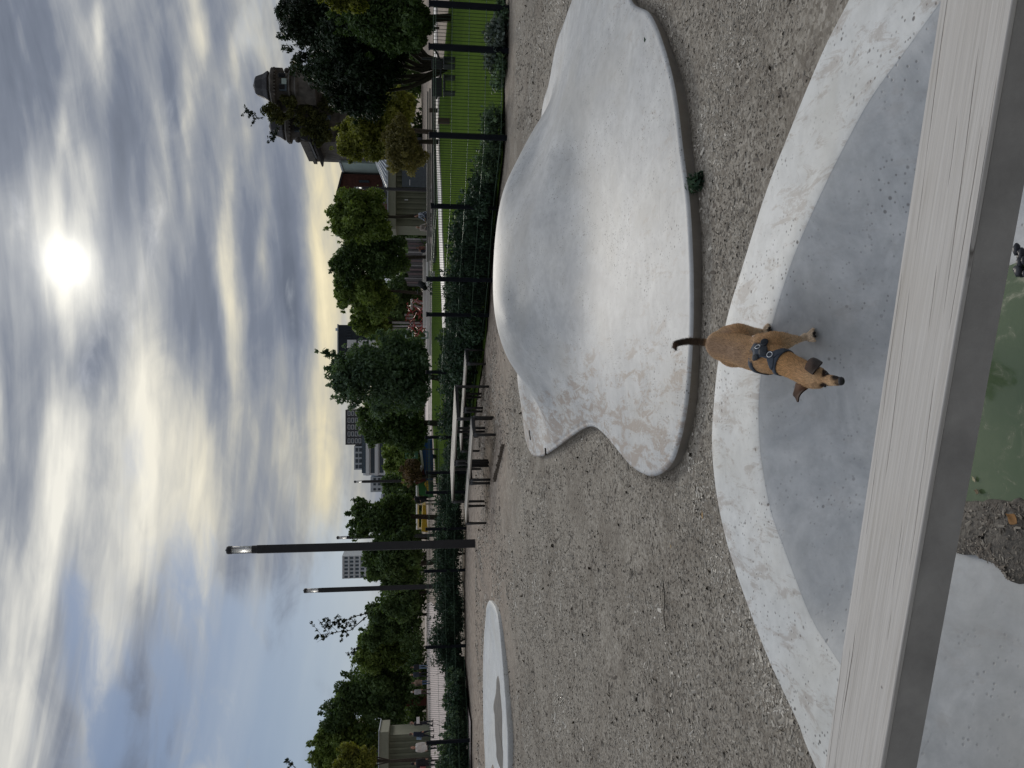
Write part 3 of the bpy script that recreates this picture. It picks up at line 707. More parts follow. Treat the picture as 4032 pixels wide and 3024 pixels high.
tree('broadleaf_tree', 'tall dense dark green tree left of the slate chimney roof', 1690, 1010, 62, [(1440, 1010, 90, 65), (1380, 1050, 60, 70), (1490, 960, 75, 50), (1530, 1040, 60, 60), (1410, 960, 50, 40)], 17000, .20, LM['deep'], group=TG)
tree('broadleaf_tree', 'green tree with a feathery top above the white climbing poles', 1690, 1160, 64, [(1430, 1150, 85, 75), (1370, 1130, 45, 50), (1490, 1200, 60, 60), (1350, 1190, 22, 30)], 14000, .20, LM['mid'], group=TG)
tree('broadleaf_tree', 'lower rounded tree directly right of the dark blue tower', 1690, 1270, 66, [(1460, 1270, 65, 60), (1500, 1300, 50, 45), (1440, 1230, 45, 45)], 9000, .2, LM['mid'], group=TG)
tree('broadleaf_tree', 'large dark bluish tree rising above the picnic tables', 1740, 1500, 30, [(1470, 1470, 130, 110), (1560, 1530, 120, 110), (1560, 1400, 110, 80), (1380, 1500, 70, 80), (1350, 1455, 50, 50), (1420, 1400, 60, 50), (1620, 1470, 80, 130)], 27000, .105, LM['blue'], group=TG, tr=.13, per=16, frac=.28)
tree('broadleaf_tree', 'wide green tree in front of the stepped white apartment block', 1720, 1670, 36, [(1560, 1660, 100, 85), (1500, 1620, 70, 60), (1620, 1720, 70, 70), (1500, 1700, 55, 50)], 15000, .13, LM['deep'], group=TG, per=12)
tree('broadleaf_tree', 'low olive tree under the left end of the white apartment block', 1700, 1800, 50, [(1580, 1790, 55, 70), (1610, 1840, 45, 55), (1550, 1770, 35, 40)], 9000, .16, LM['mid'], group=TG)
tree('broadleaf_tree', 'low reddish brown shrub tree right of the sloped climbing walls', 1700, 1870, 48, [(1615, 1865, 30, 40), (1630, 1830, 25, 30)], 3500, .14, LM['brown'], group=TG)
tree('broadleaf_tree', 'loose airy tree with sky showing through, right of the nearest lamp post', 1700, 2040, 42, [(1500, 2040, 80, 65), (1430, 2010, 50, 45), (1560, 2070, 75, 75), (1410, 2080, 35, 40), (1580, 1990, 60, 50)], 10500, .14, LM['deep'], group=TG, per=9, frac=.30)
tree('broadleaf_tree', 'tree hiding the foot of the gridded tower, left of the nearest lamp post', 1700, 2210, 40, [(1540, 2210, 80, 80), (1590, 2160, 70, 60), (1480, 2170, 40, 45), (1480, 2250, 40, 40), (1590, 2280, 70, 50)], 14000, .13, LM['deep'], group=TG, per=11, frac=.31)
tree('broadleaf_tree', 'dense green tree behind the second lamp post', 1700, 2420, 80, [(1540, 2430, 75, 75), (1500, 2460, 55, 60), (1590, 2380, 65, 60), (1470, 2500, 45, 50)], 15000, .24, LM['deep'], group=TG)
tree('broadleaf_tree', 'green tree right of the walkers on the plaza', 1700, 2560, 82, [(1510, 2560, 90, 70), (1460, 2600, 60, 55), (1580, 2560, 60, 60), (1440, 2540, 35, 40)], 15000, .25, LM['mid'], group=TG)
tree('broadleaf_tree', 'large dense tree behind the walkers, sloping up to the left', 1700, 2730, 84, [(1480, 2700, 110, 85), (1400, 2750, 80, 70), (1340, 2810, 70, 60), (1560, 2700, 70, 90), (1500, 2800, 90, 70)], 26000, .25, LM['deep'], group=TG)
tree('broadleaf_tree', 'tallest tree of the left group, cut by the picture edge', 1700, 2950, 84, [(1330, 2930, 90, 85), (1280, 2990, 60, 60), (1420, 2900, 90, 80), (1420, 3010, 90, 60), (1270, 2920, 35, 35)], 24000, .25, LM['mid'], group=TG)
tree('broadleaf_tree', 'small bright yellow green tree over the left pavilion roof', 1690, 2990, 60, [(1400, 3000, 65, 50), (1370, 2960, 30, 30), (1450, 2990, 30, 40)], 6500, .18, LM['yel'], group=TG)
tree('broadleaf_tree', 'dark tree filling the gap behind the airy tree by the sloped walls', 1700, 1930, 70, [(1570, 1920, 60, 55), (1610, 1960, 50, 60), (1600, 1880, 45, 40)], 9000, .22, LM['deep'], group=TG)
tree('broadleaf_tree', 'dark low tree between the airy tree and the gridded tower tree', 1700, 2120, 72, [(1580, 2120, 70, 60), (1610, 2070, 50, 50), (1600, 2180, 50, 50)], 9000, .22, LM['deep'], group=TG)
tree('broadleaf_tree', 'low tree far behind the foot of the second lamp post', 1700, 2330, 74, [(1590, 2330, 65, 60), (1570, 2380, 55, 50), (1615, 2290, 45, 50)], 9000, .22, LM['deep'], group=TG)
tree('broadleaf_tree', 'low dark tree behind the red rope climber', 1700, 1230, 80, [(1560, 1215, 60, 70), (1590, 1290, 50, 55), (1570, 1140, 50, 60)], 10000, .24, LM['deep'], group=TG)
tree('broadleaf_tree', 'low dark tree closing the gap between the two park trees by the pavilion', 1700, 925, 82, [(1520, 925, 75, 45), (1580, 930, 55, 50)], 7000, .24, LM['deep'], group=TG)
# slender leafy shoots standing out against the sky
def sprig(label, base, pts, n_leaf, size, m, D, r=.02, side=.5, group='slender shoots against the sky'):
    p0 = P(*base, D); t = thing('leafy_shoot', tuple(p0), label, 'shoot', group); mb = MB(); C = []
    path = [P(*q, D) for q in [base] + pts]
    mb.tube([p - p0 for p in path], list(np.linspace(r, r * .3, len(path))), 5)
    Ls = (path[-1] - path[0]).length
    for i in range(len(path) * 3):
        q = random.uniform(.15, 1) * (len(path) - 1); k_ = min(int(q), len(path) - 2); s = path[k_].lerp(path[k_ + 1], q - k_)
        e = s + Vector((random.uniform(-1, 1), random.uniform(-.4, .4), random.uniform(-.1, 1))) * side * Ls * .45
        mb.tube([s - p0, e - p0], [r * .4, r * .2], 4)
        for j in range(4): C.append(s.lerp(e, random.uniform(.3, 1.05)))
    C += [path[k_].lerp(path[k_ + 1], random.random()) for k_ in range(len(path) - 1) for _ in range(3)]
    mb.build('stem', M_bark, t, True)
    V, Fc, tint = leaf_arrays([tuple(c) for c in C], [(size * .9,) * 3] * len(C), n_leaf, size, droop=.4)
    me = npmesh('leaves', V - np.array(p0), Fc); fattr(me, 'tint', tint); link('leaves', me, m, t)
sprig('long leafy shoot rising left of the second lamp post', z5(760, 60), [z5(620, 180), z5(480, 200), z5(330, 225)], 520, .085, LM['dark'], 38, .03, .7)
sprig('bushy dark shoot beside the long one, over the left treetops', z5(780, 30), [z5(650, 60), z5(540, 120), z5(440, 110)], 520, .085, LM['dark'], 39, .03, .6)
sprig('short shoot poking out of the left treetop', z5(700, 330), [z5(650, 360), z5(600, 395)], 130, .08, LM['dark'], 40, .02)
sprig('feathery shoot at the extreme left edge', z5(150, 1390), [z5(100, 1340), z5(60, 1310)], 60, .10, LM['dark'], 36, .02)
sprig('shoot growing out of the villa dome', (1037, 462), [(1005, 470), (985, 440), (970, 430)], 260, .20, LM['dark'], 104, .06, .9)
sprig('leafy shoot leaning left from the villa roof', (1100, 500), [(1085, 530), (1075, 545)], 260, .20, LM['dark'], 104, .06, .9)
sprig('twiggy shoot on top of the dark bluish tree', z3(330, 240), [z3(220, 220), z3(120, 200)], 150, .10, LM['blue'], 30, .02, .5)
sprig('shoot above the brick building tree', z2(330, 430), [z2(270, 350), z2(215, 345)], 130, .17, LM['mid'], 58, .03, .6)
o, _ = crown(None, [((x, 82 + 3 * math.sin(x * .3), 1.1 + .35 * math.sin(x * .7)), (2.6, 1.4, 1.35)) for x in list(np.arange(-38, -14.5, 2.4)) + list(np.arange(6, 24, 2.4))], 22000, .24, LM['deep'], 8, .4, name='undergrowth')
o2, _ = crown(None, [((x, 92, 1.9 + .6 * math.sin(x * .7)), (2.8, 1.2, 2.2)) for x in np.arange(-15, 9, 2.2)], 20000, .26, LM['deep'], 9, .4, name='tall_undergrowth')
tag(o2, kind='stuff')
tag(o, kind='stuff')
# distant wood closing the horizon
o, _ = crown(None, [((x, 128 + 10 * math.sin(x * .13), 2.0 + 1.1 * math.sin(x * .31) + .5 * math.sin(x * .9)), (5, 3, 2.6)) for x in range(-82, 84, 6)], 36000, .55, LM['deep'], 8, .4, name='distant_wood')
tag(o, kind='stuff')
# ================================================================ shrubs along the fence
def fpt(Y):   # point on the fence line at picture row Y
    q = [(1512 - ray_inv(p)) for p in posts]
def on_fence(x):
    xs = [p[0] for p in posts]; ys = [p[1] for p in posts]; return float(np.interp(-x, [-v for v in xs], ys))
SG = 'dark shrubs behind the fence'
def shrub(Y, dD, h, wd_, n, m, label, name='fence_shrub', size=.055, cat='shrub', group=SG, tall=0):
    x = (1512 - Y) / F * 16 / .985
    for _ in range(4): D = on_fence(x) + dD; x = (1512 - Y) / F * D / .985
    t = thing(name, (x, D, 0), label, cat, group)
    es = [((x + random.uniform(-.3, .3) * wd_, D + random.uniform(-.2, .2), h * random.uniform(.3, .62)), (wd_ * random.uniform(.4, .6), .45, h * random.uniform(.34, .42))) for _ in range(5)]
    crown(t, es, n, size, m, 9, .34, 'foliage')
    mb = MB()
    for _ in range(9):
        e = Vector((random.uniform(-.4, .4) * wd_, random.uniform(-.2, .2), h * random.uniform(.6, 1.0 + tall))); mb.tube([(0, 0, -.05), e * .5 + Vector((0, 0, .05)), e], [.012, .008, .003], 5)
    mb.build('stems', M_bark, t, True)
order = ['first', 'second', 'third', 'fourth', 'fifth', 'sixth', 'seventh', 'eighth', 'ninth', 'tenth', 'eleventh', 'twelfth', 'thirteenth', 'fourteenth', 'fifteenth', 'sixteenth', 'seventeenth', 'eighteenth', 'nineteenth', 'twentieth', 'twenty-first', 'twenty-second']
ys_ = [760, 850, 930, 1005, 1080, 1150, 1225, 1300, 1380, 1460, 1560, 1660, 1760, 1860, 1960, 2060, 2170, 2280, 2390, 2500]
hs_ = [.55, .75, .85, .95, 1.0, 1.0, .95, .9, 1.0, 1.05, 1.0, .9, .75, .8, .95, 1.0, 1.05, 1.1, 1.15, 1.05]
for i, (Y, h_) in enumerate(zip(ys_, hs_)):
    shrub(Y, random.uniform(.5, 1.1), h_, random.uniform(.95, 1.25) if Y < 1500 else 1.5, 6500, LM['shrub'], 'dense dark shrub, %s from the right in the row behind the fence' % order[i])
for i, (Y, h_) in enumerate(((2600, .85), (2700, .7), (2790, .6), (2870, .85), (2960, .95), (3050, 1.0))):
    shrub(Y, .9, h_, 1.25, 6000, LM['blue'] if i % 2 else LM['shrub'], 'leafy green shrub before the paved plaza, %s from its right end' % order[i], group='shrubs before the plaza', size=.07, tall=.4)
for i, (Y, h_) in enumerate(((110, .22), (170, .42), (235, .40), (290, .25), (480, .5), (560, .42), (640, .55))):
    shrub(Y, .45, h_, .5, 1500, LM['silver'] if i in (1, 2) else LM['blue'], 'small low plant at the lawn edge, %s from the right fence corner' % order[i], 'low_plant', .05, 'plant', 'low plants at the lawn edge')
mb_ = None
# weeds on the dirt
def weed(X, Y, r, n, label):
    p = G(X, Y, 0); t = thing('weed', tuple(p), label, 'weed')
    crown(t, [((p.x, p.y, .03), (r, r * .7, .045))], n, .020, LM['shrub'], 8, .5, 'foliage', elong=2.4)
weed(*zf(1512, 395), .06, 130, 'small green weed by the right side of the wave sculpture')
weed(*zf(1416, 92), .035, 50, 'tiny weed on the right tip of the wave sculpture')
# ================================================================ buildings
def wall_mat(name, col, rough=.85, **k): return simple(name, col, rough, **k)
M_brick = simple("dark_red_brick", (.085, .034, .026), .9, var=.35, scale=2.5)
M_stone = simple('sooty_stone', (.095, .09, .082), .9, var=.6, scale=.9, bumpy=.4, bscale=3)
M_slate = simple('dark_slate', (.035, .036, .042), .7, var=.3, scale=2)
M_glassd = simple('window_glass', (.06, .085, .11), .12, spec=.7)
M_oliv = simple('olive_panel', (.16, .175, .125), .65, var=.12, scale=1.5)
M_fascia = simple('grey_green_fascia', (.23, .24, .185), .6, var=.08)
M_offw = simple('white_render', (.74, .78, .82), .8, var=.08)
M_ltgrey = simple('pale_grey_cladding', (.50, .56, .62), .7, var=.08)
M_navy = simple('dark_blue_cladding', (.020, .030, .042), .5, var=.25, scale=.4)
M_teal = simple('pale_green_panel', (.36, .46, .45), .6, var=.1, scale=.5)
M_dkframe = simple('dark_frame', (.06, .065, .075), .6)
M_copper = simple('rust_red_render', (.16, .05, .035), .8)
def bld(name, label, Xtop, Y0, Y1, D, dep, m, cat='building', zbase=0, rz=0.0, group=None):
    """front face spans picture rows Y0..Y1 at distance D; returns empty, width, height"""
    a0, _ = ray(Xtop, Y0); a1, b = ray(Xtop, Y1); x0, x1 = a1 * D, a0 * D; ht = H + b * D
    t = thing(name, ((x0 + x1) / 2, D, 0), label, cat, group, rz); wd = x1 - x0
    MB().box((0, dep / 2, ht / 2), (wd, dep, ht)).build('wall', m, t)
    return t, wd, ht
def windows(t, wd, z0, z1, cols, rows, fw, fh, frame, glass=None, y=0, x0=None, x1=None, name='window'):
    glass = glass or M_glassd; x0 = -wd / 2 if x0 is None else x0; x1 = wd / 2 if x1 is None else x1
    for r in range(rows):
        for c in range(cols):
            cx = x0 + (x1 - x0) * (c + .5) / cols; cz = z0 + (z1 - z0) * (r + .5) / rows
            w_ = (x1 - x0) / cols * fw; h_ = (z1 - z0) / rows * fh
            mb = MB().mat(0)
            for sx in (-1, 1): mb.box((cx + sx * w_ / 2, y - .06, cz), (w_ * .09, .16, h_))
            for sz in (-1, 1): mb.box((cx, y - .06, cz + sz * h_ / 2), (w_ * 1.09, .16, w_ * .09))
            mb.mat(1).box((cx, y - .03, cz), (w_ * .95, .05, h_ * .97)); mb.build(name, [frame, glass], t)
# stepped white apartment block
D = 260
t, wd, ht = bld('apartment_block', 'stepped white apartment block with long balconies and a dark framed top corner', 1430, 1612, 1872, D, 16, M_offw)
o_ = t.location.x
def lx(Y, D=D): return (1512 - Y) / F * D / 1.0 - o_
def hz(X, D=D): return H + ray(X, 1512)[1] * D
xr = lx(1612); z_u = hz(1360); z_m = hz(1394)
MB().box(((lx(1747) + xr) / 2, 7, (z_u + ht) / 2), (xr - lx(1747), 14, z_u - ht)).build('penthouse', M_dkframe, t)
MB().box(((lx(1844) + lx(1753)) / 2, 7, (z_m + ht) / 2), (lx(1753) - lx(1844), 14, z_m - ht)).build('upper_block', M_ltgrey, t)
windows(t, 0, ht + .5, z_u - .6, 5, 4, .62, .6, M_offw, x0=lx(1745), x1=xr)
windows(t, 0, ht + .3, z_m - .3, 4, 2, .6, .62, M_dkframe, x0=lx(1842), x1=lx(1756))
for k_ in range(7):
    z = ht - 1.9 - k_ * 2.9 * 1.0
    MB().box((0, -1.0, z), (wd * .99, 1.9, .28)).box((0, -1.95, z + .55), (wd * .99, .05, .75)).build('balcony', M_offw, t)
    MB().box((0, -.03, z + 1.4), (wd * .93, .06, 1.9)).build('window_band', M_glassd, t)
MB().box((lx(1872) - 2.6, 6, ht / 2 - 1.2), (5, 12, ht - 2.4)).build('side_wing', M_ltgrey, t)
windows(t, 0, 4, ht - 3, 3, 7, .4, .5, M_dkframe, x0=lx(1872) - 5, x1=lx(1872))
# gridded tower on the left
t, wd, ht = bld('tower_block', 'grey tower block with a square grid of windows, left of the nearest lamp', 1347, 2190, 2279, 300, 9, M_ltgrey)
for k_ in range(9): MB().box((0, -.1, ht - .3 - k_ * 1.9 * 1.1), (wd, .25, .35)).build('floor_band', M_offw, t)
windows(t, wd, ht - 19, ht - .5, 6, 9, .66, .7, M_offw)
t, wd, ht = bld('tower_block', 'small grey gridded block far away, just right of the thin distant lamp post', 1500, 1945, 1985, 330, 9, M_ltgrey)
windows(t, wd, ht - 10, ht - .4, 3, 4, .6, .6, M_dkframe)
# dark blue tower with white balconies
t, wd, ht = bld('tower_block', 'dark blue tower with a white balcony strip, behind the park trees', 1332, 1279, 1392, 170, 8, M_navy)
MB().box((0, 4, ht + .1), (wd + .3, 8.3, .22)).build('roof', M_ltgrey, t)
MB().box((wd / 2 - .8, 3, ht + .5), (.6, .6, .7)).build('chimney', M_ltgrey, t)
for k_ in range(4): MB().box((-wd / 2 + 2.1, -.35, ht - 2.9 - k_ * 2.3), (1.7, .7, 1.9)).build('balcony', M_offw, t)
MB().box((-wd / 2 - 1.4, 5, ht / 2 - 1), (2.7, 8, ht - 2)).build('side_wing', M_ltgrey, t)
windows(t, wd, ht - 8.5, ht - 1, 5, 3, .25, .4, M_navy, x0=-wd / 2 + 3.2)
# brick building, slate chimney roof
t, wd, ht = bld('brick_building', 'dark red brick building with a thin sloping dark roof edge', 1345, 684, 796, 125, 9, M_brick)
rf = MB(); z0_, z1_ = ht, H + ray(1316, 760)[1] * 125
rf.prism([(-wd / 2 - .2, -.3, z1_ - .25), (-wd / 2 + .1, -.3, z1_), (wd / 2 + .2, -.3, z0_), (wd / 2 + .2, -.3, z0_ - .3)], 9.6, (0, 1, 0)); rf.build('roof', M_slate, t)
MB().prism([(-wd / 2, -.01, ht - .1), (wd / 2, -.01, ht - .1), (-wd / 2, -.01, z1_ - .2)], 9, (0, 1, 0)).build('gable', M_brick, t)
windows(t, wd, 3, ht - 1.5, 2, 2, .16, .4, M_slate)
t, wd, ht = bld('slate_house', 'small dark house top with a pale chimney, between two park trees', 1372, 905, 938, 140, 5, M_slate)
MB().prism([(-wd / 2 - .3, -.3, ht), (wd / 2 + .3, -.3, ht), (0, 2.5, ht + 1.3)], .3, (0, 0, 1)).build('roof', M_slate, t)
MB().box((wd / 2 - .45, 1.5, ht + 1.1), (.9, .9, 2.2)).build('chimney', M_ltgrey, t)
# pale green flats
t, wd, ht = bld('pale_green_flats', 'pale green panelled flats with teal windows, left of the ruined villa', 1342, 562, 640, 120, 9, M_teal)
MB().box((0, 4.4, ht + .12), (wd + .3, 9.2, .25)).build('roof', M_ltgrey, t)
windows(t, wd, ht - 3.2, ht - 1.1, 2, 1, .6, .75, M_teal); windows(t, wd, 1.0, ht - 3.9, 3, 2, .4, .5, M_copper)
MB().box((wd / 2 + 1.2, 5, ht / 2 - .9), (2.6, 8, ht - 1.8)).build('side_wing', M_teal, t)
MB().box((-1.1, -.6, ht * .32), (2.2, 1.2, ht * .3)).build('bay', M_copper, t)
# glass lean-to
a0 = P(*z1(1075, 1090), 100); t = thing('glass_canopy', (P(*z1(1075, 1210), 100).x, 100, 0), 'sloping ribbed glass roof between the pale green flats and the olive pavilion', 'canopy')
q = [P(*z1(1078, 1085), 102), P(*z1(1155, 1095), 98), P(*z1(1160, 1385), 98), P(*z1(1068, 1150), 103)]
mb = MB().prism([p - t.location for p in q], .1); mb.build('glass_roof', simple('ribbed_glass', (.14, .16, .18), .3), t)
mb = MB()
for k_ in range(9):
    u = k_ / 8; a = q[0].lerp(q[3], u); b_ = q[1].lerp(q[2], u); mb.bar(a - t.location + Vector((0, -.1, .2)), b_ - t.location + Vector((0, -.1, .2)), .09)
mb.build('glazing_bars', M_ltgrey, t)
MB().box((0, 1.5, 2.8), (8, 3, 5.0)).build('wall', M_dkframe, t)
# pavilions
def pavilion(label, Y0, Y1, Xr, D, dep, rz, Xf, group='olive pavilions'):
    a0, _ = ray(1600, Y0); a1, _ = ray(1600, Y1); x0, x1 = a1 * D, a0 * D; ht = H + ray(Xr, 1512)[1] * D; hf = H + ray(Xf, 1512)[1] * D
    t = thing('olive_pavilion', ((x0 + x1) / 2, D, 0), label, 'pavilion', group, rz); wd = x1 - x0
    MB().box((0, dep / 2 + .15, hf / 2), (wd - .3, dep, hf)).build('wall', M_oliv, t)
    mb = MB(); n = int(wd / .45)
    for i in range(n): mb.box((-wd / 2 + .3 + (wd - .6) * i / max(1, n - 1), .10, hf / 2), (.16, .16, hf - .05))
    mb.build('wall_ribs', M_oliv, t)
    MB().box((0, dep / 2, (ht + hf) / 2), (wd + .5, dep + .9, ht - hf)).build('fascia', M_fascia, t, bevel=.02)
    MB().box((0, dep / 2, ht + .03), (wd + .7, dep + 1.1, .06)).build('roof', M_ltgrey, t)
    return t, wd, hf
t, wd, hf = pavilion('olive corrugated pavilion with a flat roof behind the seated man', 612, 895, 1529, 66, 4, 0, 1559)
MB().box((wd / 2 - 1.6, .02, hf * .45), (2.2, .25, hf * .75)).build('window', M_glassd, t)
MB().box((wd * .12, -.02, hf * .6), (.5, .2, .05)).build('wall_light', M_offw, t)
MB().box((-wd * .12, -.02, hf * .7), (.06, .2, .3)).build('door_handle', M_offw, t)
t, wd, hf = pavilion('olive corrugated pavilion under the tree at the left picture edge', 2900, 3300, 1492, 64, 4, .22, 1530)
# ruined villa with two domed turrets
def zA(x, y): return 950 + x / 3.687, 200 + y / 3.687
D = 110; vx = P(*zA(600, 800), D).x
villa = thing('ruined_villa', (vx, D, 0), 'ornate sooty villa with two domed turrets, overgrown with ivy', 'villa')
def VX(y): return P(*zA(600, y), D).x - vx
def VZ(x): return P(*zA(x, 800), D).z
def stack(name, ya, yb, prof, m, n=8, parent=villa, yc=0, tw=.3):
    """prof: (x picture, half width share)"""
    cx = (VX(ya) + VX(yb)) / 2; hw = abs(VX(ya) - VX(yb)) / 2; mb = MB(); pts = []; 
    for X, s in prof:
        z = VZ(X)
        pts += [(cx + hw * s * math.cos(2 * PI * (k + tw) / n) / math.cos(PI / n), yc + hw * s * math.sin(2 * PI * (k + tw) / n) / math.cos(PI / n), z) for k in range(n)]
    r = len(prof); fs = [(i * n + k, (i + 1) * n + k, (i + 1) * n + (k + 1) % n, i * n + (k + 1) % n) for i in range(r - 1) for k in range(n)]
    fs += [tuple(range((r - 1) * n, r * n)), tuple(range(n - 1, -1, -1))][::-1]
    return mb.poly(pts, fs).build(name, m, parent)
for (ya, yb, x0, yc, lab) in ((330, 730, 175, 0, 'a'), (770, 1140, 318, 4.5, 'b')):
    dx = x0 - 175
    stack('dome', ya, yb, [(410 + dx, 1.0), (395 + dx, 1.0), (350 + dx, .86), (330 + dx, .80), (225 + dx, .62), (205 + dx, .5), (188 + dx, .25), (172 + dx, .05)], M_slate, 8, yc=yc)
    stack('drum', ya, yb, [(500 + dx, .85), (405 + dx, .85)], M_stone, 8, yc=yc)
    stack('cornice', ya, yb, [(520 + dx, 1.02), (505 + dx, 1.22), (460 + dx, 1.24), (440 + dx, 1.1)], M_stone, 8, yc=yc)
    stack('turret_wall', ya, yb, [(760 + dx, .92), (515 + dx, .92)], M_stone, 8, yc=yc)
    stack('sill_course', ya, yb, [(742 + dx, 1.0), (728 + dx, 1.15), (705 + dx, 1.0)], M_stone, 8, yc=yc)
    stack('turret_base', ya, yb, [(1100 + dx, 1.25), (870 + dx, 1.2), (820 + dx, 1.3), (790 + dx, 1.0), (750 + dx, 1.0)], M_stone, 8, yc=yc)
    for (y_, w_, h0, h1) in ((420, .42, 665, 570), (600, .9, 690, 585)):
        if lab == 'b': y_ += 420
        cx = VX(y_); MB().box((cx, yc - 1.72 * (1.0 if lab == 'a' else .9), (VZ(h0 + dx) + VZ(h1 + dx)) / 2), (w_, .3, VZ(h1 + dx) - VZ(h0 + dx))).build('window', M_glassd, villa)
def vbox(name, xa, xb, ya, yb, y0, dep, m=M_stone):
    return MB().box(((VX(ya) + VX(yb)) / 2, y0 + dep / 2, (VZ(xa) + VZ(xb)) / 2), (abs(VX(ya) - VX(yb)), dep, abs(VZ(xa) - VZ(xb)))).build(name, m, villa)
vbox('corner_block', 440, 590, 225, 330, .5, 2); vbox('corner_cap', 412, 470, 250, 335, .3, 2.3)
vbox('link_wall', 548, 900, 640, 860, .6, 4); vbox('link_cornice', 520, 552, 630, 870, .3, 4.6)
vbox('main_wall', 830, 2200, 180, 1260, 1.2, 10)
vbox('main_cornice', 905, 960, 170, 1290, .6, 11)
for (xa, y_) in ((640, 225), (800, 1235)):
    p = (VX(y_), 1.5, VZ(xa)); MB().ball(p, .42, 12, 8).tube([(p[0], p[1], p[2] - 3.2), (p[0], p[1], p[2] - .3)], [.5, .16], 10).build('finial', M_stone, villa)
mb = MB(); mb.prism([(VX(1000), .2, VZ(985)), (VX(1400), .2, VZ(1062)), (VX(1390), .2, VZ(1085)), (VX(1150), .2, VZ(1110)), (VX(1000), .2, VZ(1060))], 9, (0, 1, 0)); mb.build('eaves', M_slate, villa)
mb = MB(); mb.prism([(VX(1150), .5, VZ(830)), (VX(1240), .5, VZ(850)), (VX(1300), .5, VZ(1000)), (VX(1150), .5, VZ(1000))], 8, (0, 1, 0)); mb.build('roof', M_slate, villa)
for k_ in range(5): vbox('window', 1180 + 0, 1290, 300 + k_ * 190, 370 + k_ * 190, 1.05, .3, M_glassd)
# carved trim: brackets under the cornices, dark openings, small parapets
M_dark = simple('dark_opening', (.012, .013, .016), .9)
for (yc0, dx, yc) in ((530, 0, 0), (955, 143, 4.5)):
    for k_ in range(9):
        y_ = yc0 - 185 + k_ * 46
        vbox('bracket', 505 + dx, 530 + dx, y_ - 8, y_ + 8, yc - 2.35, .5)
    vbox('opening', 575 + dx, 665 + dx, yc0 - 122, yc0 - 92, yc - 2.02, .3, M_dark); vbox('opening', 585 + dx, 660 + dx, yc0 + 40, yc0 + 100, yc - 2.02, .3, M_dark)
    vbox('pale_panel', 620 + dx, 690 + dx, yc0 - 50, yc0 + 30, yc - 2.06, .2, M_teal)
for k_ in range(12): vbox('dentil', 958, 975, 200 + k_ * 90, 230 + k_ * 90, .45, .4)
# ivy
LM['ivy'] = leafmat('ivy_leaves', (.035, .045, .015), (.12, .13, .04))
C_, R_ = [], []
for (X, Y, rX, rY) in ((430, 950, 90, 130), (560, 1000, 60, 80), (700, 760, 90, 50), (760, 900, 110, 110), (900, 850, 130, 200), (980, 1050, 100, 160), (1150, 1100, 150, 150), (860, 250, 100, 60), (1250, 900, 200, 300), (1180, 1250, 80, 60)):
    for _ in range(9):
        y_ = Y + random.uniform(-1, 1) * rY; x_ = X + random.uniform(-1, 1) * rX
        s_ = random.uniform(.3, .62) if x_ < 900 else random.uniform(.45, .85); C_.append((VX(y_), (.1 if x_ > 800 else -.9) + random.uniform(-.5, .3), VZ(x_))); R_.append((s_, .35, s_))
V, Fc, tint = leaf_arrays(C_, R_, 8000, .30, clumpvar=.5)
me = npmesh('ivy', V, Fc); fattr(me, 'tint', tint); link('ivy', me, LM['ivy'], villa)
# low wall of upright grey panels behind the far path
t = thing('panel_screen', (P(1640, 1035, 78).x, 78, 0), 'long screen of upright grey and pinkish panels beneath the park trees', 'screen')
mb = MB(); x0 = P(1640, 1126, 78).x - t.location.x; x1 = P(1640, 938, 78).x - t.location.x; n = 22
M_pan = [simple('grey_panel', (.12, .12, .125), .8), simple('mauve_panel', (.19, .15, .155), .8), simple('pale_panel', (.30, .30, .31), .8)]
zt = H + ray(1586, 1035)[1] * 78
for i in range(n): mb.mat([0, 1, 0, 2, 0, 1][i % 6]).box((x0 + (x1 - x0) * (i + .5) / n, random.uniform(0, .3), zt / 2 - random.uniform(0, .5)), ((x1 - x0) / n * .78, .12, zt - .2))
mb.build('panels', M_pan, t); MB().box(((x0 + x1) / 2, .5, zt / 2 - .3), (x1 - x0, .1, zt - .5)).build('backing', M_dkframe, t)
# boardwalk deck and white slabs at the pavilion
t = thing('boardwalk', (P(1680, 690, 50).x, 50, 0), 'grey stepped timber boardwalk in front of the olive pavilion', 'boardwalk')
M_bw = simple('grey_boards', (.20, .19, .17), .8, var=.2, scale=5)
for k_ in range(4): MB().box((0, -1.2 + k_ * .55, .16 + .13 * k_), (11, .5, .10)).build('board', M_bw, t)
MB().box((0, .2, .12), (10.8, 3.2, .2)).build('base', M_dkframe, t)
t = thing('white_bench', (P(1665, 840, 52).x, 52.5, 0), 'long low white bench slab that the plaid shirted man sits on', 'bench')
MB().box((0, 0, .5), (9.5, .8, .12)).build('seat', M_white, t, bevel=.02)
for s in (-4, -1.3, 1.3, 4): MB().box((s, 0, .22), (.3, .6, .44)).build('support', M_white, t)
t = thing('white_plinth', (P(1680, 1180, 62).x, 62, 0), 'long low white wall running behind the lawn to the climbing poles', 'low wall')
x0 = P(1680, 1400, 62).x - t.location.x; x1 = P(1680, 960, 62).x - t.location.x
MB().box(((x0 + x1) / 2, 0, .22), (x1 - x0, .5, .44)).build('wall', M_white, t, bevel=.02)
MB().box(((x0 + x1) / 2 + .8, .6, .50), (x1 - x0 - 3, .6, .36)).build('upper_step', M_kerbs, t, bevel=.02)
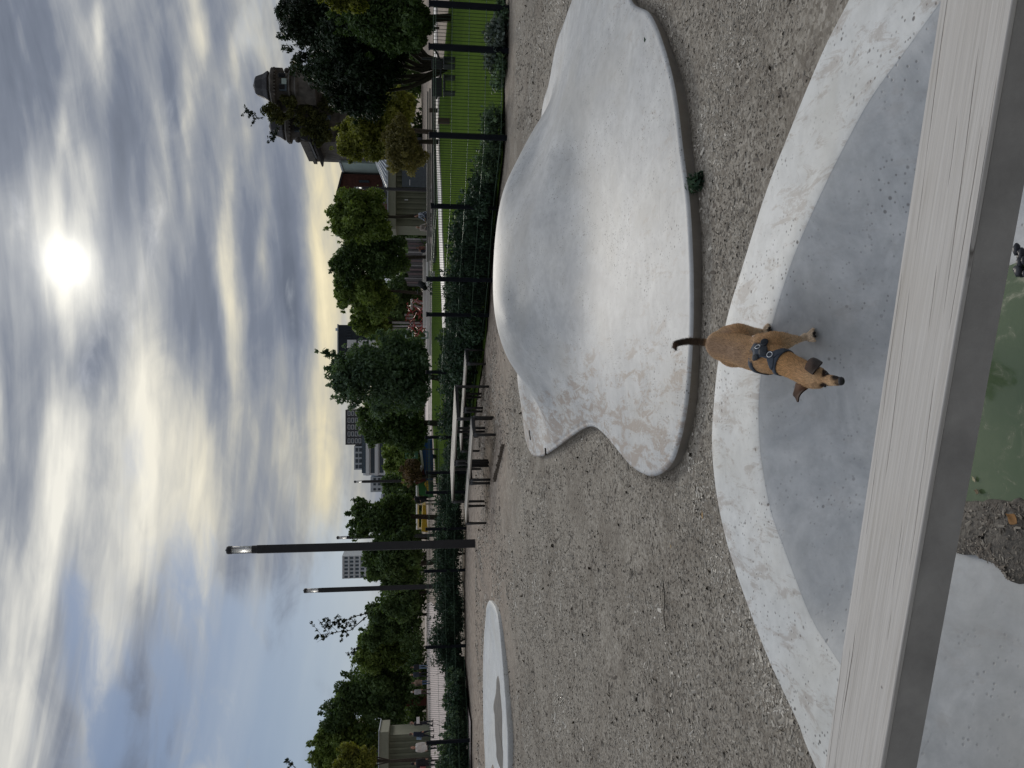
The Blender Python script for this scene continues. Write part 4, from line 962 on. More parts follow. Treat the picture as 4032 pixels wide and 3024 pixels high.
# red climbing structure with white poles
M_red = simple('red_paint', (.38, .04, .04), .5); M_pole = simple('pale_pole', (.45, .46, .47), .5)
t = thing('rope_climber', (P(1650, 1260, 66).x, 66, 0), 'rope climber of pale poles with tangled red ropes, behind the lawn', 'climber'); o_ = t.location
for (xa, ya, xb, yb) in ((1020, 1150, 1130, 1180), (1020, 1190, 1120, 1230), (815, 1350, 1110, 1355), (820, 1385, 1110, 1380), (780, 1412, 1000, 1415), (930, 1280, 1010, 1282), (945, 1310, 1015, 1312), (1000, 1130, 1000, 1230)):
    MB().tube([P(*z2(xa, ya), 66) - o_, P(*z2(xb, yb), 66) - o_], .09, 7).build('pole', M_pole, t)
mb = MB()
for _ in range(70):
    xa, ya = random.uniform(960, 1110), random.uniform(1130, 1460); mb.tube([P(*z2(xa, ya), 66 + random.uniform(-1.2, 1.2)) - o_, P(*z2(xa + random.uniform(-60, 60), ya + random.uniform(-70, 70)), 66 + random.uniform(-1.2, 1.2)) - o_], .035, 4)
mb.build('ropes', M_red, t)
# pale gym frame under the trees
t = thing('goal_frame', (P(1640, 1325, 58).x, 58, 0), 'small pale green metal frame beside the climbing frame', 'frame'); o_ = t.location
for (xa, ya, xb, yb) in ((935, 1445, 1025, 1440), (935, 1500, 1150, 1495), (1105, 1440, 1150, 1440), (945, 1445, 945, 1500), (1148, 1440, 1148, 1500), (1010, 1445, 1010, 1500)):
    MB().tube([P(*z2(xa, ya), 58) - o_, P(*z2(xb, yb), 58) - o_], .06, 6).build('bar', simple('pale_green_paint', (.32, .38, .36), .5) if 'pale_green_paint' not in bpy.data.materials else bpy.data.materials['pale_green_paint'], t)
# sloped climbing walls in colour
def wedge(name, label, pts, D, th, m, edge=None, cat='climbing wall'):
    q = [P(*p, D) for p in pts]; c = sum(q, Vector()) / len(q); t = thing(name, (c.x, D, 0), label, cat, 'coloured climbing slopes')
    MB().prism([p - t.location for p in q], th, (0, 1, 0)).build('panel', m, t)
    if edge:
        for i, j in edge: MB().bar(q[i] - t.location + Vector((0, th / 2, .05)), q[j] - t.location + Vector((0, th / 2, .05)), th + .12, .14).build('edge_trim', M_white, t)
D = 48
wedge('climbing_slope', 'blue sloping climbing wall in the playground behind the tables', [z3(1078, 1022), z3(1190, 1020), z3(1200, 1250), z3(1200, 1400), z3(1130, 1400), z3(1108, 1270)], D, 1.5, simple('blue_paint', (.01, .06, .19), .5), [(0, 5)])
wedge('climbing_slope', 'dark red triangular climbing wall with a white edge in the playground', [z3(1112, 1272), z3(1028, 1420), z3(1040, 1440), z3(1135, 1405), z3(1140, 1300)], D + .2, 1.4, simple('maroon_paint', (.12, .03, .03), .5), [(0, 1)])
wedge('climbing_slope', 'green sloping climbing wall beside the person in black', [z3(1058, 1442), z3(1070, 1540), z3(1200, 1560), z3(1200, 1420), z3(1110, 1410)], D + .5, 1.3, simple('green_paint', (.02, .12, .03), .5))
wedge('climbing_slope', 'low long yellow climbing slope in front of the tree left of the person in black', [z4(1558, 275), z4(1566, 80), z4(1590, 75), z4(1605, 280)], D + 1, 1.2, simple('yellow_paint', (.50, .33, .02), .5))
wedge('climbing_slope', 'small yellow climbing wedge at the foot of the green slope', [z3(1118, 1440), z3(1148, 1405), z3(1160, 1500), z3(1150, 1505)], D - .3, .6, bpy.data.materials['yellow_paint'])
t = thing('playground_rail', (P(1650, 1960, 50).x, 50, 0), 'white rail that the person in black leans on', 'rail'); o_ = t.location
MB().tube([P(1643, 1912, 50) - o_, P(1644, 2085, 50) - o_], .09, 7).build('top_rail', M_white, t)
for Y in (1915, 1985, 2080): MB().tube([P(1643, Y, 50) - o_, (P(1643, Y, 50).x - o_.x, 0, 0)], .07, 7).build('upright', M_white, t)
t = thing('mesh_gate', (P(1700, 1830, 24).x, 24, 0), 'grey mesh gate panel in front of the blue climbing slope', 'gate'); o_ = t.location
mb = MB(); x0 = P(1690, 1925, 24).x - o_.x; x1 = P(1690, 1770, 24).x - o_.x
for i in range(16): mb.bar((x0 + (x1 - x0) * i / 15, 0, .2), (x0 + (x1 - x0) * i / 15, 0, 1.15), .012)
for z in (.25, .5, .75, 1.0, 1.14): mb.bar((x0, 0, z), (x1, 0, z), .014)
mb.build('mesh', M_leg, t)
t = thing('green_net_box', (P(1630, 1770, 46).x, 46, 0), 'small green netted box under the trees above the blue slope', 'box'); MB().box((0, 0, 1.6), (1.0, .8, .75)).build('net', simple('green_net', (.06, .15, .10), .8), t); MB().box((0, 0, .6), (.08, .08, 1.25)).build('post', M_leg, t)
# nest swing / benches under the dark tree
t = thing('nest_swing', (P(1705, 290, 33).x, 31.5, 0), 'thin dark hooped swing hanging before the dark tree stems', 'swing'); o_ = t.location
mb = MB(); mb.tube([P(*z1(x, y), 31.5) - o_ for x, y in ((1495, 360), (1520, 400), (1548, 470), (1540, 540), (1530, 600), (1525, 660), (1505, 718))], .045, 6); mb.build('hoop', M_lamp, t, True)
MB().tube([(0, 0, 0), (0, 0, 1.2)], .05, 7).build('post', M_lamp, t)
for (xa, ya, yb, lab) in ((1635, 430, 490, 'short black park bench right of the dark tree stems'), (1628, 555, 690, 'longer black park bench left of the dark tree stems')):
    p0 = P(*z1(xa, ya), 28); p1 = P(*z1(xa, yb), 28); t = thing('park_bench', ((p0.x + p1.x) / 2, 28, 0), lab, 'bench', 'black benches on the lawn'); w_ = abs(p0.x - p1.x)
    MB().box((0, 0, .42), (w_, .45, .07)).build('seat', M_lamp, t, bevel=.01); MB().box((0, .22, .68), (w_, .05, .38)).build('backrest', M_lamp, t, bevel=.01)
    for s in (-1, 1): MB().box((s * w_ * .42, 0, .2), (.06, .4, .4)).build('leg', M_lamp, t)
# timber stools and stakes on the lawn
for (xa, xb, y, lab) in ((1520, 1610, 880, 'short brown timber post on the lawn left of the tree stems'), (1455, 1530, 803, 'grey round timber post beyond the dark tree'), (1420, 1530, 205, 'slim pale post right of the dark tree stems')):
    X0, Y0 = z1(xb, y); p = G(X0, Y0, 0) if X0 > 1745 else P(X0, Y0, 45); D_ = min(p.y, 60); p = Vector((ray(X0, Y0)[0] * D_, D_, 0)); zt = P(*z1(xa, y), D_).z
    tag(MB().tube([(p.x, p.y, 0), (p.x, p.y, zt)], .13 if y > 300 else .08, 9).build('timber_post', simple('brown_timber', (.10, .07, .055), .9) if y == 880 else M_bark), lab, 'post')
# litter bin etc on the plaza
t = thing('parked_van', (P(1628, 2790, 150).x, 150, 0), 'white van far away behind the walkers, partly hidden by trees', 'van')
MB().box((0, 2, 1.25), (2.0, 4.5, 1.5)).build('body', M_white, t, bevel=.15); MB().box((0, -.28, 1.5), (1.7, .1, .6)).build('windscreen', M_glassd, t)
for s in (-1, 1): MB().tube([(s * .85, .6, .38), (s * 1.0, .6, .38)], .38, 12).build('wheel', M_lamp, t); MB().box((s * .75, -.27, .95), (.3, .06, .2)).build('headlight', M_lglass, t)
t = thing('brick_pillar', (P(1640, 2790, 84).x, 84, 0), 'weathered brown brick pillar beside the white van', 'pillar'); MB().box((1, 0, 1.7), (1.0, 1.0, 3.4)).build('shaft', M_copper, t); MB().box((1, 0, 3.45), (1.2, 1.2, .18)).build('cap', M_stone, t)
# ================================================================ people
M_skin = simple('skin', (.42, .24, .17), .6, var=.05)
def remeshed(name, mb, vox, smooth_it=3, dec=None):
    me = mb.mesh(name); o = bpy.data.objects.new(name, me); COL.objects.link(o)
    m = o.modifiers.new('r', 'REMESH'); m.mode = 'VOXEL'; m.voxel_size = vox
    m = o.modifiers.new('s', 'SMOOTH'); m.iterations = smooth_it; m.factor = .5
    bpy.context.view_layer.update()
    dg = bpy.context.evaluated_depsgraph_get(); r = bpy.data.meshes.new_from_object(o.evaluated_get(dg)); bpy.data.objects.remove(o)
    r.name = name; r.polygons.foreach_set('use_smooth', [True] * len(r.polygons)); return r
def cmat(c):
    n = 'cloth_%02d_%02d_%02d' % tuple(int(q * 99) for q in c)
    return bpy.data.materials.get(n) or simple(n, c, .85, var=.2, scale=9)
def person(x, y, h, face, label, top, legs, hair, pose='walk', ph=.5, coat=0, longhair=0, bag=None, z=0, shoes=(.03, .03, .03), vox=.022, group=None, reach=0, pattern=None):
    """face: heading in radians, 0 looks at the camera"""
    t = thing('person', (x, y, z), label, 'person', group, face); s = h / 1.75
    mb = MB(); a = .32 * ph
    hip = .93; seat = pose == 'sit'
    if seat: hip = .50
    dz = hip - .93; lean = .10 if pose == 'bend' else (.16 if seat else .02)
    def T(pts, rs, n=10):
        mb.tube([Vector((p[0], p[1], p[2])) * s for p in pts], [r * s for r in rs], n)
        mb.ball(Vector(pts[-1]) * s, rs[-1] * s, 10, 7); mb.ball(Vector(pts[0]) * s, rs[0] * s, 10, 7)
    for sd, an in ((-1, a), (1, -a)):
        if seat: kn = (sd * .12, -.42, .52); an_ = (sd * .13, -.50 - .15, .09)
        else: kn = (sd * .10, -math.sin(an) * .45 - (.05 if an > 0 else 0), .50); an_ = (sd * .10, -math.sin(an) * .85 + (.10 if an < 0 else 0), .09 + (.04 if an < 0 else 0))
        T([(sd * .095, 0, hip), kn, an_], [.095, .062, .045]); T([(an_[0], an_[1] + .04, .05 + an_[2] - .09), (an_[0], an_[1] - .16, .035 + an_[2] - .09)], [.045, .04])
    T([(0, 0, hip), (0, -lean * .4, hip + .2), (0, -lean * .8, hip + .42)], [.15, .135, .16], 14)
    for sx in (-.09, .09): T([(sx * .8, 0, hip + .02), (sx * 1.1, -lean * .8, hip + .43)], [.12, .11], 12)
    sh = hip + .50; T([(-.16, -lean, sh - .02), (.16, -lean, sh - .02)], [.075, .075])
    T([(0, -lean, sh), (0, -lean - .02, sh + .12)], [.06, .055])
    hc = Vector((0, -lean - .045, sh + .225)); mb.ball(hc * s, (.078 * s, .098 * s, .118 * s), 14, 10); mb.ball((hc + Vector((0, -.092, -.015))) * s, .02 * s, 6, 5)
    for sd, an in ((-1, -a), (1, a)):
        el = (sd * .235, -lean - math.sin(an) * .28 + .03, sh - .30); ha = (sd * .215, -lean - math.sin(an) * .5 - .10, sh - .55)
        if seat or reach: el = (sd * .23, -lean - .12, sh - .27); ha = (sd * .12, -lean - .36, sh - .33 - (.05 if seat else 0))
        T([(sd * .18, -lean, sh - .02), el, ha], [.066, .05, .034]); d_ = (Vector(ha) - Vector(el)).normalized()
        for fi in range(4): T([Vector(ha) + d_ * .03, Vector(ha) + d_ * (.13 + .012 * (fi in (1, 2))) + Vector((0, (fi - 1.5) * .02, 0))], [.018, .010], 6)
        T([Vector(ha) + d_ * .02, Vector(ha) + d_ * .07 + Vector((-sd * .03, -.045, 0))], [.014, .010], 6)
    if coat: mb.tube([Vector((0, 0, hip - coat)) * s, Vector((0, 0, hip + .1)) * s], [.20 * s, .17 * s], 16)
    me = remeshed('body', mb, vox, 3); n = len(me.polygons)
    cen = np.zeros(n * 3, dtype=np.float32); me.polygons.foreach_get('center', cen); cen = cen.reshape(-1, 3) / s
    mi = np.zeros(n, dtype=np.int32); zc = cen[:, 2]; mi[:] = 1
    mi[zc < hip - .02 - (coat if coat else -.0)] = 2
    if seat: mi[(cen[:, 1] < -.12) & (zc < hip + .10)] = 2
    mi[zc < .085] = 3; mi[zc > sh + .06] = 0
    hand = (zc < sh - .50) & (np.abs(cen[:, 0]) > .19) & (zc > hip - .25)
    if not (seat or reach): mi[hand & (zc < sh - .53)] = 0
    else: mi[(cen[:, 1] < -lean - .36) & (zc > sh - .5) & (np.abs(cen[:, 0]) < .2)] = 0
    me.materials.clear()
    tm = cmat(top) if not pattern else pattern
    o = link('body', me, [M_skin, tm, cmat(legs), cmat(shoes)], t); me.polygons.foreach_set('material_index', mi)
    hb = MB(); hb.ball((hc + Vector((0, .022, .022))) * s, (.088 * s, .10 * s, .115 * s), 14, 9)
    if longhair: hb.tube([(hc + Vector((0, .05, 0))) * s, (hc + Vector((0, .09, -longhair))) * s], [.085 * s, .06 * s], 10)
    hb.build('hair', cmat(hair), t, True)
    if bag: MB().box((.2 * s, .14 * s, (hip + .15) * s), (.09 * s, .26 * s, .34 * s)).build('bag', cmat(bag), t, bevel=.03)
    return t
def at(X, Y, D): return (ray(X, Y)[0] * D, D)
blk = (.012, .013, .016); jean = (.07, .11, .20)
WG = 'people walking on the plaza'
x, y = at(1700, 2940, 43); person(x, y, 1.62, .5, 'long red haired woman in a white jacket walking on the plaza', (.60, .57, .53), blk, (.16, .05, .025), longhair=.30, coat=.12, group=WG, vox=.016)
x, y = at(1700, 3003, 42.5); person(x, y, 1.6, -2.9, 'walker in black carrying a bright bag, at the left picture edge', blk, (.02, .022, .03), (.02, .015, .012), bag=(.35, .12, .12), coat=.1, group=WG, vox=.016)
x, y = at(1700, 2888, 54); person(x, y, 1.74, 2.6, 'dark clothed walker with a pale blue bag on the shoulder', (.012, .018, .035), (.012, .015, .025), (.09, .06, .05), bag=(.28, .38, .50), coat=.15, group=WG, vox=.016)
x, y = at(1700, 2846, 56); person(x, y, 1.68, 1.8, 'walker in black holding out something white and flat', blk, (.015, .017, .025), (.20, .13, .11), reach=1, group=WG, vox=.018)
tag(MB().box((x + .32, y - .2, 1.13), (.45, .05, .22), .4).build('white_board', M_white, bevel=.01), 'flat white board carried by the walker in black', 'board')
x, y = at(1700, 2722, 64); person(x, y, 1.62, 2.9, 'walker in a loose light grey jacket and brown trousers', (.33, .33, .34), (.07, .05, .045), (.40, .38, .33), coat=.05, group=WG, vox=.018)
x, y = at(1700, 2686, 65); person(x, y, 1.58, -2.8, 'walker in a beige coat, blue jeans and a black backpack', (.20, .145, .105), jean, (.13, .09, .06), bag=blk, coat=.12, group=WG, vox=.018)
x, y = at(1700, 2654, 72); person(x, y, 1.72, 3.0, 'fair haired walker all in dark blue grey clothes', (.03, .04, .055), (.02, .022, .03), (.33, .26, .17), group=WG, vox=.02)
x, y = at(1700, 2624, 74); person(x, y, 1.66, -2.9, 'farthest walker, dark top and light blue jeans', (.02, .022, .03), (.17, .24, .34), (.12, .07, .05), group=WG, vox=.02)
def _plaid(t, b):
    o = t.obj(); w1 = t.new('ShaderNodeTexChecker'); t.put(w1.inputs[0], o); w1.inputs['Scale'].default_value = 9; w1.inputs[1].default_value = (.05, .08, .13, 1); w1.inputs[2].default_value = (.42, .45, .50, 1)
    setp(t, b, w1.outputs[0], .85)
x, y = at(1680, 842, 52.3); person(x, y, 1.75, -1.05, 'man in a blue and white plaid shirt sitting on the white bench', (.1, .1, .15), (.012, .016, .03), (.012, .01, .01), 'sit', z=.08, pattern=mat('plaid_shirt', _plaid), vox=.018)
x, y = at(1680, 903, 52.3); person(x, y, 1.6, .4, 'person in a beige top sitting at the left end of the white bench', (.38, .33, .29), (.02, .03, .03), (.30, .27, .22), 'sit', z=.08, vox=.018)
x, y = at(1690, 978, 63); person(x, y, 1.22, 2.4, 'child in a reddish brown jacket standing by the low white wall', (.22, .11, .09), (.14, .09, .08), (.20, .13, .08), ph=.2, group='children by the low white wall', vox=.018)
x, y = at(1690, 990, 63); person(x, y, 1.0, .6, 'smaller child in dark blue beside the reddish brown jacket', (.03, .035, .06), (.04, .05, .09), (.35, .28, .2), ph=.2, group='children by the low white wall', vox=.018)
x, y = at(1650, 1965, 49.2); person(x, y, 1.66, -.4, 'fair haired person in black leaning at the playground rail', blk, blk, (.28, .22, .16), ph=.3, coat=.25, reach=1, vox=.018)
# stroller
p = at(1690, 1128, 58); t = thing('stroller', (p[0], p[1], 0), 'black folding stroller with a raised hood beside the lawn', 'stroller', rz=.5)
MB().tube([(-.25, 0, .55), (.1, 0, .75), (.3, 0, 1.05)], [.16, .25, .22], 10).build('seat_hood', cmat(blk), t, True)
MB().tube([(.35, -.25, .1), (-.5, -.25, 1.15)], .025, 6).tube([(.35, .25, .1), (-.5, .25, 1.15)], .025, 6).tube([(-.5, -.25, 1.15), (-.5, .25, 1.15)], .025, 6).tube([(-.45, -.25, .12), (.2, -.25, .6)], .022, 6).tube([(-.45, .25, .12), (.2, .25, .6)], .022, 6).build('chassis', M_leg, t)
for sx in (-.45, .35):
    for sy in (-.27, .27): MB().tube([(sx, sy - .02, .13), (sx, sy + .02, .13)], .13, 12).build('wheel', cmat(blk), t)
# ================================================================ dog
from mathutils.bvhtree import BVHTree
def on_surf(X, Y):
    """where the ray of a picture point meets the bowl (rim or basin)"""
    a, b = ray(X, Y)
    for i in range(400):
        D = 3.6 - i * .005; x = a * D; z = H + b * D
        if z >= floor_z(x, D): return Vector((x, D, floor_z(x, D)))
    return G(X, Y, 0)
def q6(x, y, D): return P(*z6(x, y), D)
dog_o = q6(900, 500, 2.95); dog_o.z = .08
dog = thing('dog', tuple(dog_o), 'tan short haired dog with dark ears, in a grey harness, sniffing on the bowl', 'dog')
mb = MB()
def chain(pts, n=16, steps=5):
    """pts: list of (Vector, rx, rz): rx across, rz up and down"""
    for i in range(len(pts) - 1):
        (a, ra, za), (b, rb, zb) = pts[i], pts[i + 1]
        for k in range(steps + (i == len(pts) - 2)):
            u = k / steps; rr = ra + (rb - ra) * u; rz = za + (zb - za) * u; mb.ball(a.lerp(b, u) - dog_o, (rr, (rr + rz) / 2, rz), n, 9)
trunk = [(q6(655, 435, 3.12), .058, .060), (q6(700, 442, 3.07), .066, .072), (q6(790, 465, 3.01), .063, .072), (q6(900, 500, 2.93), .061, .070), (q6(1020, 535, 2.85), .064, .078), (q6(1120, 562, 2.79), .062, .078), (q6(1220, 590, 2.73), .053, .062), (q6(1330, 625, 2.68), .045, .049), (q6(1430, 672, 2.63), .041, .044), (q6(1540, 725, 2.58), .040, .042)]
chain(trunk, 18, 5)
chain([(q6(1560, 742, 2.57), .041, .040), (q6(1640, 775, 2.535), .0425, .039), (q6(1700, 792, 2.51), .040, .035), (q6(1755, 803, 2.487), .031, .028)], 16, 5)
chain([(q6(1760, 803, 2.485), .024, .023), (q6(1825, 815, 2.457), .0185, .0185), (q6(1900, 826, 2.425), .0175, .0165), (q6(1950, 834, 2.405), .0145, .0135)], 14, 5)
chain([(q6(1800, 835, 2.455) - Vector((0, 0, .012)), .017, .010), (q6(1915, 846, 2.415) - Vector((0, 0, .010)), .011, .008)], 12, 6)   # lower jaw
for (x, y) in ((1735, 735), (1728, 862)): mb.ball(q6(x, y, 2.49) - dog_o, (.017, .018, .018), 12, 8)      # brows and cheeks
tail = [(q6(610, 425, 3.15), .026, .026), (q6(540, 418, 3.17), .0155, .0155), (q6(430, 402, 3.19), .0135, .0135), (q6(320, 398, 3.20), .0135, .0135), (q6(230, 408, 3.20), .0125, .0125), (q6(170, 425, 3.19), .0115, .0115), (q6(158, 450, 3.18), .010, .010), (q6(172, 495, 3.17), .004, .004)]
chain(tail, 12, 5)
pawH = on_surf(*z6(1165, 305)); pawH.z += .012
hind = [(q6(770, 335, 3.05), .042, .060), (q6(850, 300, 3.0), .036, .050), (q6(935, 292, 3.00), .024, .03), (q6(1000, 290, 3.05), .0155, .017), (q6(1075, 293, pawH.y + .02), .0125, .0135), (pawH + Vector((0, .02, .012)), .0145, .014)]
chain(hind, 12, 5)
pawF = on_surf(*z6(1640, 352)); pawF.z += .014
fore = [(q6(1150, 440, 2.77), .040, .052), (q6(1230, 408, 2.76), .041, .048), (q6(1320, 400, 2.77), .035, .038), (q6(1395, 392, 2.785), .024, .026), (q6(1460, 380, 2.80), .0155, .0155), (q6(1530, 375, pawF.y + .005), .0125, .0125), (pawF + Vector((.002, .016, .008)), .0165, .013)]
chain(fore, 12, 5)
# far side legs, tucked behind the body and the neck
h2 = Vector((pawH.x - .105, pawH.y + .03, 0)); h2.z = floor_z(h2.x, h2.y) + .012
chain([(q6(800, 560, 3.05), .045, .06), (q6(900, 590, 3.02), .033, .042), (Vector((h2.x, h2.y + .07, .155)), .015, .016), (h2 + Vector((0, .01, .03)), .0125, .013), (h2, .0145, .012)], 12, 5)
f2 = Vector((pawF.x - .115, pawF.y + .08, 0)); f2.z = floor_z(f2.x, f2.y) + .014
chain([(q6(1180, 640, 2.80), .040, .05), (q6(1280, 660, 2.80), .028, .032), (f2 + Vector((.0, .0, .07)), .014, .014), (f2 + Vector((0, 0, .02)), .0125, .012), (f2, .0165, .012)], 12, 5)
def toes(c, fwd, r=.0085, n=4):
    sd = Vector((-fwd.y, fwd.x, 0))
    for i in range(n):
        u = (i - (n - 1) / 2); a_ = c + sd * u * .0095; e = c + fwd * (.038 - .006 * abs(u)) + sd * u * .0160 + Vector((0, 0, -.006))
        for k in range(6): mb.ball(a_.lerp(e, k / 5) - dog_o, (r * .58, r * .9, r * .72), 9, 7)
dF = (q6(1700, 335, 2.8) - q6(1560, 360, 2.82)); dF = Vector((.012, -.05, 0)).normalized(); toes(pawF, dF, .0100); toes(f2, dF); toes(h2, dF); toes(pawH, Vector((.02, -.05, 0)).normalized(), .0095)
mb.ball(q6(1125, 415, 2.80) - dog_o, (.038, .05, .05), 14, 10)
me = remeshed('body', mb, .0034, 4)
NV = len(me.vertices); co = np.zeros(NV * 3, dtype=np.float32); me.vertices.foreach_get('co', co); co = co.reshape(-1, 3); no = np.zeros(NV * 3, dtype=np.float32); me.vertices.foreach_get('normal', no); no = no.reshape(-1, 3)
def L3(p): return np.array(p - dog_o)
def near(p, r, pts=None):
    d = np.linalg.norm(co - L3(p), axis=1); return np.clip(1 - d / r, 0, 1)
def sm(a): return a * a * (3 - 2 * a)
def coat(co_, no_):
    global co
    co = co_; n = len(co)
    C = np.tile(np.array([.60, .375, .20]), (n, 1))
    def blend(col, w):
        nonlocal C; w = np.clip(w, 0, 1)[:, None]; C = C * (1 - w) + np.array(col) * w
    up = np.clip(no_[:, 2], 0, 1)
    body = np.clip((co[:, 1] - L3(q6(1250, 600, 2.72))[1]) / .1, 0, 1)
    blend((.30, .195, .125), sm(np.clip(up * 1.3 - .45, 0, 1)) * body * .9)           # darker saddle
    blend((.70, .52, .34), np.clip(-no_[:, 2] * 1.3, 0, 1) * .8)                           # cream underside
    neck = sm(np.clip(1 - np.abs(co[:, 1] - L3(q6(1430, 680, 2.63))[1]) / .14, 0, 1)) * (co[:, 2] > .06)
    blend((.54, .30, .125), neck * .8)
    blend((.50, .36, .22), sm(near(q6(700, 330, 3.05), .06)) * .5)
    for p, r in ((pawF, .075), (f2, .07), (pawH, .07), (h2, .07)): blend((.74, .60, .44), sm(np.clip(near(p, r) * 1.7, 0, 1)) * .85)
    for p, f in ((pawF, dF), (f2, dF), (h2, dF), (pawH, dF)):
        blend((.02, .017, .015), sm(np.clip(near(p + f * .044 - Vector((0, 0, .006)), .020) * 2.6, 0, 1)))
    for p in tail[2:]: blend((.035, .026, .02), sm(np.clip(near(p[0], .045) * 1.6, 0, 1)) * .92)
    blend((.18, .09, .05), sm(near(tail[-2][0], .02)) * .5)
    blend((.62, .44, .27), sm(near(q6(1690, 740, 2.49), .03) ) * .5)
    for p, r, k in ((q6(1925, 766, 2.41), .022, 1), (q6(1955, 835, 2.395), .022, .7), (q6(1905, 800, 2.42), .020, .55), (q6(1930, 870, 2.41), .018, .5)): blend((.03, .022, .018), sm(np.clip(near(p, r) * 3, 0, 1)) * k)
    for p, r, k in ((q6(1808, 735, 2.468), .019, 1), (q6(1800, 770, 2.462), .017, 1), (q6(1778, 890, 2.462), .018, 1), (q6(1700, 880, 2.49), .022, .35)): blend((.04, .022, .014), sm(np.clip(near(p, r) * 3, 0, 1)) * k)
    blend((.75, .52, .30), sm(np.clip(near(q6(1880, 880, 2.43), .03), 0, 1)) * .8)
    return C
C = coat(co, no)
def colattr(me, C):
    a = me.color_attributes.new('coat', 'FLOAT_COLOR', 'POINT'); a.data.foreach_set('color', np.hstack([C, np.ones((len(C), 1))]).astype(np.float32).ravel())
colattr(me, C)
def _fur(t, b):
    o = t.obj(); c = t.attr('coat', 'Color'); n = t.noise(t.v('MULTIPLY', o, (1, .35, 1)), 170, 3, .7); n2 = t.noise(o, 30, 4, .6)
    c = t.mix(t.m('MULTIPLY', t.mr(n, .35, .7), .45), c, t.mix(1, c, (.55, .5, .48), 'MULTIPLY')); c = t.mix(t.m('MULTIPLY', t.mr(n2, .4, .7), .25), c, t.mix(1, c, (.75, .7, .65), 'MULTIPLY'))
    setp(t, b, c, .8, t.bump(n, .5, .003), spec=.2); t.put(b.inputs['Sheen Weight'], .12)
M_fur = mat('short_fur', _fur)
body = link('body', me, M_fur, dog)
bvh = BVHTree.FromPolygons([tuple(v) for v in co], [tuple(p.vertices) for p in me.polygons])
# short hairs lying back over the coat
nf = 60000; me.calc_loop_triangles(); tri = np.zeros(len(me.loop_triangles) * 3, dtype=np.int32); me.loop_triangles.foreach_get('vertices', tri); tri = tri.reshape(-1, 3)
co0 = co.copy(); A_ = np.linalg.norm(np.cross(co0[tri[:, 1]] - co0[tri[:, 0]], co0[tri[:, 2]] - co0[tri[:, 0]]), axis=1); ti = rng.choice(len(tri), nf, p=A_ / A_.sum())
r1 = np.sqrt(rng.random(nf))[:, None]; r2 = rng.random(nf)[:, None]; T = tri[ti]
bp = co0[T[:, 0]] * (1 - r1) + co0[T[:, 1]] * r1 * (1 - r2) + co0[T[:, 2]] * r1 * r2; bn = no[T[:, 0]]; bc = C[T[:, 0]]
back = np.array((trunk[0][0] - trunk[6][0]).normalized()) + np.array([0, 0, -.25]); fd = back[None] + rng.normal(size=(nf, 3)) * .22; fd -= bn * (fd * bn).sum(1)[:, None]; fd /= np.linalg.norm(fd, axis=1)[:, None] + 1e-9
ln = (.008 + .008 * rng.random(nf))[:, None]; small = (bp[:, 2] < .02)[:, None] | (bp[:, 1] < L3(q6(1700, 790, 2.51))[1])[:, None]; ln = np.where(small, ln * .35, ln)
tip = bp + fd * ln + bn * ln * .25; sdv = np.cross(fd, bn) * .0008
HV = np.stack([bp - sdv, bp + sdv, tip], 1).reshape(-1, 3); HC = np.repeat(bc * (.5 + .95 * rng.random((nf, 1))), 3, axis=0)
fm = npmesh('fur', HV, np.arange(3 * nf).reshape(-1, 3)); colattr(fm, np.clip(HC, 0, 1)); fu = link('fur', fm, mat('hair_strands', lambda t, b: setp(t, b, t.attr('coat', 'Color'), .7, spec=.15)), dog); fu['kind'] = 'stuff'
# nose, eyes, claws
M_blk = simple('wet_black', (.012, .011, .012), .3, spec=.6)
MB().ball(q6(1968, 832, 2.399) - dog_o, (.0150, .011, .0125), 14, 10).build('nose', M_blk, dog, True)
for (x, y) in ((1812, 752), (1792, 884)): 
    h_ = bvh.ray_cast(Vector((0, 0, H)) - dog_o, (q6(x, y, 2.45) - Vector((0, 0, H))).normalized())
    if h_[0]: MB().ball(h_[0], (.0052, .0052, .0052), 10, 8).build('eye', M_blk, dog, True)
# ears: thin cupped leather with real thickness
def ear(rows, thick=.0045, col=(.05, .026, .016)):
    """rows: list of rows of (x, y, D)"""
    pts = [[q6(*p) - dog_o for p in r] for r in rows]; m_ = len(pts[0]); fine = []
    cols = [catmull([r[j] for r in pts], False, 4) for j in range(m_)]
    grid = [catmull([c[i] for c in cols], False, 4) for i in range(len(cols[0]))]
    R_, C2 = len(grid), len(grid[0]); V = [p for r in grid for p in r]; F_ = [(i * C2 + j, i * C2 + j + 1, (i + 1) * C2 + j + 1, (i + 1) * C2 + j) for i in range(R_ - 1) for j in range(C2 - 1)]
    e = MB().poly(V, F_); me_ = e.mesh('ear', True); Cc = np.zeros((len(V), 3))
    for k, p in enumerate(V):
        i, j = divmod(k, C2); ed = min(j, C2 - 1 - j) / (C2 / 2); u = i / (R_ - 1); w_ = .5 + .5 * mnoise.noise(p * 60)
        Cc[k] = np.array(col) * (.5 + 1.0 * ed * w_) * (1.2 - .5 * u) + np.array((.16, .075, .03)) * max(0, .45 - u) * 1.2 * w_
    colattr(me_, np.clip(Cc, 0, 1)); o_ = link('ear', me_, M_fur, dog); s_ = o_.modifiers.new('thick', 'SOLIDIFY'); s_.thickness = thick; s_.offset = 0
    return o_
